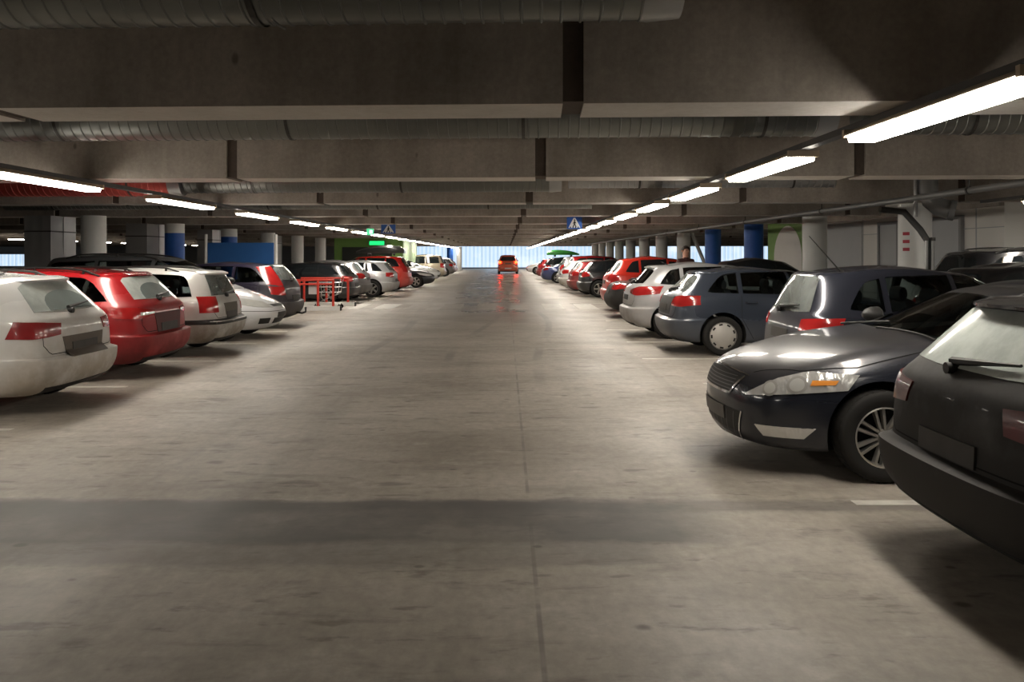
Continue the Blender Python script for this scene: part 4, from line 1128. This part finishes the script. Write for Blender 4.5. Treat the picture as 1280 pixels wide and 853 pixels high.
BLUE_P = paint('navy_blue_paint', (.04, .055, .16), .35, .25, .3, (.10, .10, .12), .2)
BEIGE_P = paint('beige_paint', (.50, .42, .32), .3, .28, .4)
DUSTRED_P = paint('dusty_red_paint', (.36, .025, .03), .15, .25, .5, (.20, .09, .08), .5)

# ---- left row
make_car('estate_car', 'dirty white estate car, first of its row, beside the red estate', 'estate', 8.95, -4.48, -1, WHITE_P,
         L=4.56, W=1.80, H=1.46, rearglass=GLASS_DIRTY, recess=(plain('grimy_recess', (.13, .11, .09), .7, noise=.2), .79, .575, .42), swept=True, tailmat=plain('dusty_red_lens', (.30, .028, .03), .22, 0, .6, .5, .4, 5), spoiler=(.55, .10, .03, WHITE_P), rails=True, antenna=1.0, rim='eight',
         over=dict(tail=([(.15, .42, .815), (.15, .80, .79), (.38, .9, .80)], [(.15, .40, .93), (.15, .76, .955), (.28, .9, .965)])))
make_car('estate_car', 'red estate car with frosted rear window between the white estate and the silver estate', 'estate', 11.45, -4.58, -1, RED_P,
         L=4.7, W=1.84, H=1.46, rearglass=GLASS_DIRTY, recess=(plain('grimy_red_recess', (.09, .02, .02), .6, noise=.2), .86, .60, .42), band=(PALELENS, [(.15, .40, .858), (.15, .72, .845)], [(.15, .40, .882), (.15, .72, .885)]), swept=True, spoiler=(.56, .08, .03, None), rails=True, antenna=1.1, rim='eight',
         over=dict(tail=([(.15, .40, .84), (.15, .78, .80), (.40, .9, .82)], [(.15, .38, .90), (.15, .78, .945), (.46, .9, .955)])))
c = make_car('estate_car', 'pale silver estate car with square red tail lights and black bumper strip', 'estate', 13.95, -4.54, -1, SILVER_P,
         L=4.68, W=1.74, H=1.435, rearglass=GLASS_HAZE, spoiler=(.52, .12, .05, None), rails=True, rim='eight',
         over=dict(tail=([(.12, .58, .72), (.12, .80, .72), (.26, .9, .72)], [(.14, .58, .98), (.14, .80, .985), (.28, .89, .985)]),
                   rearwin=([(.25, -.62, .99), (.25, -.3, .975), (.25, .3, .975), (.25, .62, .99)], [(.5, -.51, 1.29), (.5, -.46, 1.32), (.5, .46, 1.32), (.5, .51, 1.29)]),
                   sidewin=[([(.48, .9, .985), (1.22, .9, .975)], [(.52, .8, 1.10), (.60, .8, 1.27), (.68, .7, 1.335), (1.22, .7, 1.36)]),
                            ([(1.28, .9, .975), (2.14, .9, .97)], [(1.28, .7, 1.365), (2.10, .7, 1.375)]),
                            ([(2.22, .9, .97), (3.10, .9, .97)], [(2.18, .7, 1.375), (2.50, .7, 1.355), (2.82, .75, 1.19), (3.06, .8, 1.03)])]),
         recess=(plain('dark_tailgate_grime', (.10, .085, .07), .7, noise=.2), .86, .66, .34),
         levover={7: dict(zr=.88), 8: dict(xr=.13, zr=.925), 9: dict(xr=.15, zr=.96), 10: dict(xr=.21), 11: dict(xr=.32, zr=1.38), 12: dict(xr=.36), 13: dict(xr=.52)})
c.patch('bumper_strip', [(.0, -.82, .53), (.0, .82, .53)], [(.0, -.82, .60), (.0, .82, .60)], (1, 0, 0), BLACKP, 16, 2, off=.012)
c.patch('bumper_strip', [(.10, .9, .53), (.75, .9, .53)], [(.10, .9, .60), (.75, .9, .60)], (0, -1, 0), BLACKP, 16, 2, off=.012, mirror=True)
c = make_car('minivan', 'white minivan with dark upper body parked nose out beside the dark violet estate', 'minivan', 16.4, -4.43, -1, WHITE2_P, out='nose', mirrormat=BLACKP, upper=(plain('dark_upper_body', (.05, .052, .055), .35, coat=.4), 1.07),
         L=4.75, W=1.79, H=1.66, rails=True, rim='eight',
         over=dict(low=([(4.75, -.34, .32), (4.75, .34, .32)], [(4.75, -.36, .43), (4.75, .36, .43)]), head=([(4.66, .36, .64), (4.45, .66, .66), (4.20, .84, .72)], [(4.50, .44, .76), (4.30, .70, .82), (4.05, .85, .85)])))
c.patch('cowl', [(3.86, -.72, 1.035), (3.86, 0, .985), (3.86, .72, 1.035)], [(3.7, -.72, 1.10), (3.7, 0, 1.06), (3.7, .72, 1.10)], (-1, 0, -.45), BLACKP, 16, 2, off=.006)
c.seam('bumper_seam', [(4.2, -.9, .60), (4.7, -.6, .57), (4.75, 0, .565), (4.7, .6, .57), (4.2, .9, .60)], (-1, 0, 0), .009, n=40)
c.seam('bonnet_seam', [(3.9, .78, 1.0), (4.25, .70, .86), (4.50, .44, .74), (4.62, .30, .70)], (0, -.2, -1), .009, mirror=True)
for sg in (1, -1): c.patch('fog_light', [(4.7, sg * .52, .33), (4.6, sg * .74, .33)], [(4.7, sg * .52, .44), (4.6, sg * .74, .44)], (-.85, -.5 * sg, 0), BLACKP, 6, 3, off=.006)
c = make_car('estate_car', 'dark violet estate car with tall red tail lights and a tow hook', 'estate', 19.0, -4.75, -1, PURPLE_P,
         L=4.71, W=1.80, H=1.49, rearglass=GLASS_HAZE, rim='five', tyre=.315,
         over=dict(tail=([(.14, .66, .74), (.14, .80, .73), (.34, .9, .76)], [(.45, .575, 1.36), (.52, .64, 1.36), (.72, .70, 1.35)])),
         levover={9: dict(xr=.15), 10: dict(xr=.22), 11: dict(xr=.41, zr=1.38), 12: dict(xr=.45)})
b = MB(); b.tube([(-4.71 / 2 + .2, 0, .34), (-4.71 / 2 - .06, 0, .30), (-4.71 / 2 - .14, 0, .33), (-4.71 / 2 - .14, 0, .40)], .022, 8); b.lathe([(.004, .395), (.028, .41), (.028, .43), (.004, .445)], 'z', 12, (-4.71 / 2 - .14, 0, 0)); b.build('tow_hook', [BLACKP], c.root, True)
make_car('estate_car', 'black estate car behind the red guard rails', 'estate', 28.2, -5.0, -1, BLACK_P, H=1.42, rim='five', rearglass=GLASS, detail=1,
         over=dict(tail=([(.15, .42, .80), (.15, .80, .78), (.40, .9, .80)], [(.15, .40, .94), (.15, .76, .96), (.36, .9, .98)])))
make_car('hatchback', 'grey hatchback between the black estate and the light silver estate', 'hatch', 30.6, -5.0, -1, GREY_P, H=1.48, rearglass=GLASS_HAZE, detail=1)
make_car('estate_car', 'light silver estate car with alloy wheels in front of the red car with roof box', 'estate', 33.0, -4.28, -1, KIA_P, L=4.57, H=1.46, rim='five', rearglass=GLASS_HAZE, detail=1, tyre=.33,
         over=dict(tail=([(.15, .55, .80), (.15, .80, .78), (.32, .9, .82)], [(.15, .52, .96), (.15, .78, .97), (.30, .9, .97)])))
c = make_car('suv', 'red high-backed car carrying a dark roof box', 'suv', 38.2, -4.3, -1, BRIGHTRED_P, H=1.64, L=4.55, rearglass=GLASS, detail=1,
         over=dict(tail=([(.12, .64, .90), (.12, .80, .88), (.26, .9, .92)], [(.5, .60, 1.52), (.5, .66, 1.52), (.62, .72, 1.52)])))
def roof_box(name, label, x0, x1, Y, z0, h, w, mat, rz=0, car_roof=1.6):
    root = thing(name, label, 'roof box', ((x0 + x1) / 2, Y, z0), rz); L = x1 - x0
    secs = []
    for k in range(13):
        t = k / 12; x = -L / 2 + L * t
        e = math.sin(PI * min(1, max(.0, .06 + .94 * t)) ) ** .38 if 0 < t < 1 else .35
        ww = w / 2 * (.55 + .45 * e) * (1 - .25 * t); hh = h * (e * (1 - .35 * t))
        secs.append([Vector((x, ww * c1, .0 + hh * c2)) for c1, c2 in ((-1, .30), (-.9, .05), (.9, .05), (1, .30), (.95, .72), (.6, .97), (-.6, .97), (-.95, .72))])
    b = MB(); b.loft(secs); o = b.build('shell', [mat], root, True, 40)
    b = MB(); b.box(-L * .4, L * .4, -w * .44, w * .44, h * .22, h * .26); b.build('seam_band', [BLACKP], root)
    b = MB()
    for x in (-L * .25, L * .25):
        b.box(x - .03, x + .03, -w * .6, w * .6, -.03, .02)
        for s in (-1, 1): b.box(x - .04, x + .04, s * w * .6 - .03, s * w * .6 + .03, -.10, .02)
    b.build('roof_bar', [BLACKP], root)
roof_box('roof_box', 'dark grey roof box on the red high-backed car', gx(446, 38.2), gx(506, 38.2), 38.2, 1.73, .46, .85, plain('dark_roof_box', (.06, .065, .06), .3, coat=.5), PI)
make_car('sedan', 'dark blue-black sedan parked nose out past the red car with roof box', 'sedan', 42.6, -3.65, -1, SLATE_P, out='nose', H=1.36, rim='five', detail=1, tyre=.32)
make_car('hatchback', 'white hatchback parked nose out behind the dark sedan', 'hatch', 51.2, -4.05, -1, WHITE2_P, out='nose', detail=1, H=1.44)
make_car('minivan', 'beige minivan near the end of the row, beyond the white hatchback', 'minivan', 57.6, -4.15, -1, BEIGE_P, detail=1, rearglass=GLASS_HAZE)
make_car('hatchback', 'dark hatchback second from the far end of the row beyond the beige minivan', 'hatch', 65.5, -4.0, -1, GREY_P, detail=1)
make_car('hatchback', 'white hatchback last in the row beyond the beige minivan', 'hatch', 72, -4.2, -1, WHITE2_P, detail=1)

# ---- right row
c = make_car('estate_car', 'dusty black estate car with frosted rear window, nearest of all the cars', 'estate', 4.15, 2.13, 1, DIRTBLACK_P, L=4.56, W=1.80, H=1.46,
         rearglass=GLASS_DIRTY, tailmat=DARKLENS, spoiler=(.56, .12, .035, BLACK_P), rails=True, rim='eight',
         over=dict(tail=([(.15, .42, .815), (.15, .80, .79), (.38, .9, .80)], [(.15, .40, .93), (.15, .76, .955), (.28, .9, .965)])))
LM = 4.78
over = dict(axles=(1.0, 3.62))
c = make_car('sedan', 'dark slate sedan parked nose out with twin-spoke alloy wheels beside the black estate', 'sedan', 6.75, 1.70, 1, SLATE_P, out='nose', L=LM, W=1.88, H=1.42, rim='twin', tyre=.328,
         headmat=HEADGLASS, platemat=PLATEL, mirrormat=BLACKP,
         levover={0: dict(xf=.40, zf=.19), 1: dict(xf=.07, zf=.185), 2: dict(xf=.01, zf=.28), 3: dict(xf=.0, zf=.43, bf=.22), 4: dict(xf=.0, zf=.54, bf=.22), 5: dict(xf=.03, zf=.64, bf=.25), 6: dict(xf=.08, zf=.735, bf=.30), 7: dict(xf=.30, zf=.83, bf=.32), 8: dict(xf=.80, zf=.95), 10: dict(zr=1.09, zf=1.085), 11: dict(zr=1.255, zf=1.27), 12: dict(zr=1.295, zf=1.30), 13: dict(zr=1.315, zf=1.32), 14: dict(zr=1.32, zf=1.325)},
         over=dict(axles=(1.02, 3.64), H0=1.372,
             sidewin=[([(1.12, .9, 1.0), (1.36, .9, .99)], [(1.2, .8, 1.04), (1.36, .7, 1.15)]),
                      ([(1.42, .9, .99), (2.16, .9, .98)], [(1.44, .7, 1.18), (1.62, .7, 1.245), (2.14, .7, 1.27)]),
                      ([(2.23, .9, .98), (3.10, .9, .965)], [(2.21, .7, 1.27), (2.50, .7, 1.255), (2.82, .75, 1.12), (3.06, .8, .995)])],
             rearwin=([(.8, -.60, 1.03), (.8, .60, 1.03)], [(1.4, -.48, 1.225), (1.4, .48, 1.225)]),
             frontwin=([(3.3, -.67, 1.02), (3.3, 0, .99), (3.3, .67, 1.02)], [(2.6, -.53, 1.25), (2.6, 0, 1.27), (2.6, .53, 1.25)]),
             head=([(4.44, .47, .555), (4.15, .72, .60), (3.94, .86, .63)], [(4.43, .465, .57), (4.24, .58, .69), (4.08, .68, .75), (3.88, .87, .735)]),
             grille=([(4.6, -.34, .545), (4.6, 0, .545), (4.6, .34, .545)], [(4.6, -.43, .67), (4.6, 0, .70), (4.6, .43, .67)]),
             fplate=.335, low=([(4.6, -.40, .21), (4.6, .40, .21)], [(4.6, -.49, .43), (4.6, .49, .43)])))
for o in c.patch('fog_light', [(4.34, .57, .285), (4.18, .76, .285)], [(4.36, .51, .36), (4.13, .81, .36)], (-.75, -.66, 0), HEADGLASS, 12, 4, off=.01, mirror=True): pass
LAMPDARK = plain('lamp_inner_grey', (.45, .44, .42), .2, .3, .6); LAMPBRIGHT = plain('lamp_bowl_bright', (.85, .85, .82), .12, .5, .6)
for (bx, by, bz, br) in ((4.27, .57, .622, .052), (4.13, .665, .655, .060)):
    for rr, mt, of in ((br, LAMPDARK, .011), (br * .72, LAMPBRIGHT, .014)):
        lo = [(bx - rr * .72 * math.cos(t) * -1, by + rr * .72 * math.cos(t) * -1, bz - rr * math.sin(t)) for t in [PI * k / 10 for k in range(11)]]
        hi = [(x, y, 2 * bz - z) for (x, y, z) in lo]
        c.patch('lamp_bowl', lo, hi, (-.75, -.66, 0), mt, 12, 4, off=of, mirror=True)
for o in c.patch('amber_indicator', [(4.08, .72, .655), (3.97, .80, .665)], [(4.07, .72, .69), (3.95, .80, .695)], (-.75, -.66, 0), AMBER, 8, 3, off=.014, mirror=True): pass
c.seam('bonnet_seam', [(4.5, -.46, .70), (4.52, 0, .715), (4.5, .46, .70)], (-1, 0, -.3), .010, CHROME)
c.seam('bonnet_edge', [(3.35, .80, 1.0), (3.8, .80, .9), (4.15, .70, .80), (4.42, .46, .70)], (0, -.3, -1), .008, mirror=True)
c.seam('grille_frame', [(4.6, -.43, .675), (4.6, -.33, .54), (4.6, .33, .54), (4.6, .43, .675)], (-1, 0, 0), .02, CHROME, off=.008)
c.seam('intake_frame', [(4.6, -.49, .43), (4.6, -.40, .20), (4.6, .40, .20), (4.6, .49, .43)], (-1, 0, 0), .014, CHROME, off=.008)
for k in range(5):
    z = .568 + .024 * k
    c.seam('grille_bar', [(4.6, -.36, z), (4.6, .36, z)], (-1, 0, 0), .006, plain('grille_grey', (.10, .10, .10), .4), off=.010)
for k in range(9):
    yy = -.36 + .09 * k
    c.seam('intake_bar', [(4.6, yy, .225), (4.6, yy * 1.12, .415)], (-1, 0, 0), .008, plain('grille_grey', (.10, .10, .10), .4), off=.009)
for sg in (1, -1):
    q, N = c.hit(c.P((3.42, sg * .10 + .25 * (1 if sg > 0 else 0), 1.3)), (0, 0, -1))
    b = MB(); pts = []
    for k in range(8):
        yy = (.12 if sg > 0 else -.58) + .62 * k / 7
        q, N = c.hit(Vector((c.P((3.36 - .02 * k, 0, 0)).x, yy, 1.6)), (0, 0, -1)); pts.append(q + N * .02)
    b.tube(pts, .009, 6); b.build('windscreen_wiper', [BLACKP], c.root, True)

c = make_car('hatchback', 'small slate hatchback with dusty tailgate, side by side with the slate sedan', 'hatch', 8.9, 2.88, 1, YARIS_P, L=3.65, W=1.66, H=1.52,
         rearglass=GLASS_HAZE, tyre=.29, rim='eight', spoiler=None,
         over=dict(axles=(.70, 3.55),
             tail=([(.10, .56, .83), (.10, .80, .82), (.42, .89, .84)], [(.12, .58, .94), (.12, .80, .955), (.46, .89, .965)]),
             rearwin=([(.2, -.60, 1.02), (.2, -.3, .995), (.2, .3, .995), (.2, .60, 1.02)], [(.3, -.465, 1.34), (.3, -.43, 1.375), (.3, .43, 1.375), (.3, .465, 1.34)])),
         levover={8: dict(xr=.15), 9: dict(xr=.18), 10: dict(xr=.23), 11: dict(xr=.36, zr=1.385), 12: dict(xr=.41, zr=1.42), 13: dict(xr=.58)})
q, N = c.hit(Vector((gx(1053, 8.9) - (2.88 + 3.65 / 2), 0, 2)), (0, 0, -1))
b = MB(); b.tube([q - Vector((0, 0, .01)), q + Vector((-.05, 0, .03)), q + Vector((-.36, 0, .38))], [.02, .008, .004], 6); b.build('antenna', [BLACKP], c.root, True)
make_car('hatchback', 'blue-grey hatchback with round wheel covers beside the silver hatchback', 'hatch', 14.2, 2.64, 1, A3_P, L=4.28, W=1.76, H=1.44, rearglass=GLASS_HAZE, rim='cover', rimmat=CAPM, tyre=.318,
         spoiler=(.5, .07, .025, None), over=dict(axles=(.88, 3.45), tail=([(.12, .50, .82), (.12, .78, .80), (.46, .89, .84)], [(.14, .54, .96), (.14, .76, .98), (.44, .88, .985)]),
           sidewin=[([(.66, .9, 1.05), (.74, .9, 1.04), (1.14, .9, 1.03)], [(.68, .8, 1.09), (.84, .8, 1.27), (.93, .7, 1.335), (1.14, .7, 1.365)]), ([(1.21, .9, 1.03), (1.96, .9, 1.015)], [(1.21, .7, 1.37), (1.96, .7, 1.385)]), ([(2.03, .9, 1.01), (2.84, .9, .985)], [(2.01, .7, 1.385), (2.25, .7, 1.37), (2.55, .75, 1.20), (2.80, .8, 1.03)])]), recess=(plain('slate_grime', (.07, .068, .066), .7, noise=.3), .95, .66, .5))
make_car('hatchback', 'bright silver hatchback with wide red tail lights beyond the blue-grey hatchback', 'hatch', 16.9, 2.38, 1, KIA_P, L=4.35, W=1.79, H=1.50, rearglass=GLASS, spoiler=(.52, .10, .03, None),
         over=dict(tail=([(.12, .40, .86), (.12, .78, .82), (.55, .89, .86)], [(.12, .38, .92), (.14, .76, .99), (.60, .88, 1.0)])), antenna=.9)
make_car('hatchback', 'small black hatchback parked deep in its bay beyond the bright silver hatchback', 'hatch', 19.2, 4.6, 1, BLACK_P, L=3.4, W=1.6, H=1.58, tyre=.28, detail=1)
make_car('sedan', 'dusty black sedan in front of the bright red hatchback', 'sedan', 22.0, 2.66, 1, DIRTBLACK_P, H=1.40, tailmat=REDLENS, detail=1, spoiler=None)
make_car('hatchback', 'tall bright red hatchback beyond the dusty black sedan', 'hatch', 24.6, 2.85, 1, BRIGHTRED_P, L=4.2, H=1.62, W=1.78, rearglass=GLASS_HAZE, detail=1)
make_car('hatchback', 'black hatchback with silver alloy wheels between the tall red hatchback and the dusty red one', 'hatch', 32.9, 2.85, 1, BLACK_P, H=1.48, rim='five', rearglass=GLASS_DIRTY, detail=1, tyre=.33)
make_car('hatchback', 'dusty red hatchback just beyond the black hatchback with alloy wheels', 'hatch', 35.4, 2.64, 1, DUSTRED_P, H=1.44, rearglass=GLASS_DIRTY, detail=1)
make_car('hatchback', 'white hatchback between the dusty red hatchback and the red off-roader', 'hatch', 39.0, 2.5, 1, WHITE_P, H=1.46, rearglass=GLASS_DIRTY, detail=1)
make_car('suv', 'red off-roader beyond the white hatchback', 'suv', 42.4, 2.95, 1, RED_P, H=1.64, rearglass=GLASS_HAZE, detail=1)
make_car('suv', 'silver off-roader next to the navy blue sedan', 'suv', 46.2, 2.85, 1, KIA_P, H=1.62, rearglass=GLASS_HAZE, detail=1)
make_car('sedan', 'navy blue sedan beyond the silver off-roader', 'sedan', 49.6, 2.1, 1, BLUE_P, H=1.42, detail=1, rim='five')
make_car('estate_car', 'black estate car carrying a green roof box', 'estate', 53.5, 2.45, 1, BLACK_P, H=1.56, detail=1)
roof_box('roof_box', 'bright green roof box on the black estate car', gx(683.5, 53.5), gx(724, 53.5), 53.5, 1.66, .42, .8, plain('green_roof_box', (.06, .42, .06), .35, coat=.5), 0)
make_car('hatchback', 'small red hatchback beyond the black estate car with green roof box', 'hatch', 58.5, 2.15, 1, DUSTRED_P, H=1.46, detail=1, L=3.9)
make_car('hatchback', 'white hatchback parked nose out at the far end beyond the small red hatchback', 'hatch', 72, 1.8, 1, WHITE2_P, out='nose', H=1.46, detail=1)
# facing row behind the slate sedan
make_car('suv', 'black off-roader in the facing row before the white core wall', 'suv', 13.74, 7.08, 1, BLACK_P, H=1.76, W=1.78, detail=1, rails=True)
make_car('hatchback', 'black hatchback in the facing row behind the slate sedan', 'hatch', 11.75, 5.95, 1, BLACK_P, H=1.53, W=1.74, detail=1)

# ---- the red car driving away down the lane
BRAKE = emit('lit_brake_light', (1.0, .0065, .001), 60.0)
DRIVE_P = paint('orange_red_paint', (.55, .08, .03), .2, .25, .3, (.25, .14, .10), .3)
c = make_car('suv', 'red car driving away down the middle of the lane with its brake lights on', 'suv', 75.5, .22, 0, DRIVE_P, L=4.3, W=1.86, H=1.70, tailmat=BRAKE, detail=1, trim=True,
   over=dict(tail=([(.12, .62, .92), (.12, .80, .92), (.24, .9, .92)], [(.16, .63, 1.10), (.16, .79, 1.10), (.30, .89, 1.10)])))
b = MB(); b.box(-2.16, -2.12, -.30, .30, .45, .56); b.build('rear_plate_light', [PALELENS], c.root)

# ---- a person standing among the cars
def person(label, x, y, rz, height, jacket, skin, hair):
    root = thing('person', label, 'person', (x, y, 0), rz)
    s = height / 1.80
    J = {'pelvis': ((0, 0, .95), .15), 'spine': ((0, .01, 1.15), .155), 'chest': ((0, .0, 1.36), .17), 'neck': ((0, 0, 1.50), .06), 'head0': ((0, -.01, 1.58), .075), 'head1': ((0, -.015, 1.69), .098), 'head2': ((0, -.005, 1.755), .07)}
    E = [('pelvis', 'spine'), ('spine', 'chest'), ('chest', 'neck'), ('neck', 'head0'), ('head0', 'head1'), ('head1', 'head2')]
    for k, sx in (('l', 1), ('r', -1)):
        J.update({'hip' + k: ((.10 * sx, 0, .90), .105), 'knee' + k: ((.11 * sx, -.01, .50), .065), 'ankle' + k: ((.11 * sx, .02, .09), .045), 'toe' + k: ((.13 * sx, -.15, .04), .038),
                  'sho' + k: ((.19 * sx, 0, 1.44), .072), 'elb' + k: ((.25 * sx, .03, 1.15), .052), 'wri' + k: ((.25 * sx, -.06, .90), .036), 'palm' + k: ((.25 * sx, -.08, .83), .036)})
        E += [('pelvis', 'hip' + k), ('hip' + k, 'knee' + k), ('knee' + k, 'ankle' + k), ('ankle' + k, 'toe' + k), ('chest', 'sho' + k), ('sho' + k, 'elb' + k), ('elb' + k, 'wri' + k), ('wri' + k, 'palm' + k)]
        for f in range(4):
            fx = (.25 + (f - 1.5) * .004) * sx; fy = -.105 + f * .02; ln = (.072, .082, .078, .062)[f]
            J[f'f{f}a{k}'] = ((fx, fy, .785), .0095); J[f'f{f}b{k}'] = ((fx - .006 * sx, fy - .004, .785 - ln * .5), .0085); J[f'f{f}c{k}'] = ((fx - .02 * sx, fy - .006, .785 - ln * .95), .0075)
            E += [('palm' + k, f'f{f}a{k}'), (f'f{f}a{k}', f'f{f}b{k}'), (f'f{f}b{k}', f'f{f}c{k}')]
        J['t1' + k] = ((.235 * sx, -.125, .83), .0105); J['t2' + k] = ((.225 * sx, -.145, .79), .009)
        E += [('palm' + k, 't1' + k), ('t1' + k, 't2' + k)]
    names = list(J); idx = {n: i for i, n in enumerate(names)}
    me = bpy.data.meshes.new('body'); me.from_pydata([tuple(c * s for c in J[n][0]) for n in names], [(idx[a], idx[b]) for a, b in E], [])
    o = link(bpy.data.objects.new('tmp', me))
    md = o.modifiers.new('k', 'SKIN')
    for i, n in enumerate(names):
        r = J[n][1] * s; wide = {'pelvis': 1.15, 'spine': 1.05, 'chest': 1.15}.get(n, 1.0); flat = {'pelvis': .8, 'spine': .72, 'chest': .72}.get(n, 1.0)
        sv = me.skin_vertices[0].data[i]; sv.radius = (r * flat, r * wide) if n in ('pelvis', 'spine', 'chest') else (r, r); sv.use_root = (n == 'pelvis')
    md.use_smooth_shade = True
    sb = o.modifiers.new('s', 'SUBSURF'); sb.levels = sb.render_levels = 2
    m2 = eval_mesh(o); bpy.data.objects.remove(o)
    m2.materials.clear()
    trousers = plain('dark_trousers', (.02, .02, .025), .8); shoes = plain('black_shoes', (.01, .01, .01), .5)
    for m in (skin, jacket, trousers, shoes): m2.materials.append(m)
    for p in m2.polygons:
        z = p.center.z / s; ax = abs(p.center.x) / s
        if z > 1.505: k = 0
        elif z < .10: k = 3
        elif ax > .20 and z < .895: k = 0
        elif z < .93 and ax < .20: k = 2
        else: k = 1
        p.material_index = k
    m2.name = 'body'
    body = link(bpy.data.objects.new('body', m2), root)
    hd = Vector((0, -.012, 1.69)) * s
    # hair cap, ears, nose, eyes, mouth
    b = MB(); vs = []; R = .104 * s
    prof = [(math.sin(a) * R, math.cos(a) * R) for a in [i * 1.75 / 8 for i in range(9)]]
    b.lathe(prof[::-1], 'z', 20, (0, hd.y + .012 * s, hd.z + .022 * s), cap0=True, cap1=False)
    h = b.build('hair', [hair], root, True)
    for v in h.data.vertices:
        if v.co.y < hd.y - .045 * s and v.co.z < hd.z + .06 * s: v.co.z = hd.z + .06 * s
    b = MB(); b.lathe([(.004, -.02), (.016, -.012), (.010, .02)], 'z', 10, (0, hd.y - .098 * s, hd.z - .01 * s)); b.build('nose', [skin], root, True)
    for sx in (-1, 1):
        b = MB(); b.lathe([(.004, -.03), (.02, -.018), (.024, .012), (.008, .032)], 'z', 10, (sx * .094 * s, hd.y + .012 * s, hd.z - .005 * s)); b.build('ear', [skin], root, True)
        b = MB(); b.lathe([(.002, -.010), (.010, -.006), (.012, 0), (.010, .006), (.002, .010)], 'z', 10, (sx * .034 * s, hd.y - .086 * s, hd.z + .014 * s)); b.build('eye', [plain('eye_dark', (.03, .02, .015), .2)], root, True)
    b = MB(); b.box(-.024 * s, .024 * s, hd.y - .094 * s, hd.y - .08 * s, hd.z - .052 * s, hd.z - .044 * s); b.build('mouth', [plain('lips', (.35, .13, .11), .5)], root)
    b = MB(); b.lathe([(.075 * s, 1.47 * s), (.082 * s, 1.50 * s), (.072 * s, 1.53 * s)], 'z', 16, cap0=False, cap1=False); b.build('collar', [jacket], root, True)
person('person in a dark red-brown jacket with short dark hair standing among the cars', gx(857, 20.62), 20.62, math.radians(20), 1.86,
       plain('dark_red_jacket', (.06, .022, .022), .8), plain('skin', (.55, .30, .22), .5), plain('dark_hair', (.03, .02, .015), .6))

# ================================================================== camera, world, view
cam = bpy.data.cameras.new('camera'); co = bpy.data.objects.new('camera', cam); COL.objects.link(co)
co.location = (0, 0, EYE); co.rotation_euler = (PI / 2, 0, 0)
cam.sensor_width = 36; cam.lens = 36 * F / 1280
cam.shift_x = (640 - VX) / 1280; cam.shift_y = -(426.5 - VY) / 1280
cam.clip_start = .05; cam.clip_end = 400
scn.camera = co
w = bpy.data.worlds.new('world'); scn.world = w; w.use_nodes = True
w.node_tree.nodes['Background'].inputs[0].default_value = (.8, .75, .7, 1); w.node_tree.nodes['Background'].inputs[1].default_value = .02
scn.view_settings.view_transform = 'Standard'; scn.view_settings.look = 'None'
scn.view_settings.gamma = 1; scn.view_settings.use_curve_mapping = False
scn.view_settings.exposure = 0.45
scn.cycles.max_bounces = 8; scn.cycles.diffuse_bounces = 5; scn.cycles.glossy_bounces = 4
scn.cycles.sample_clamp_indirect = 6; scn.cycles.sample_clamp_direct = 0
scn.cycles.use_denoising = True
scn.cycles.caustics_reflective = False; scn.cycles.caustics_refractive = False
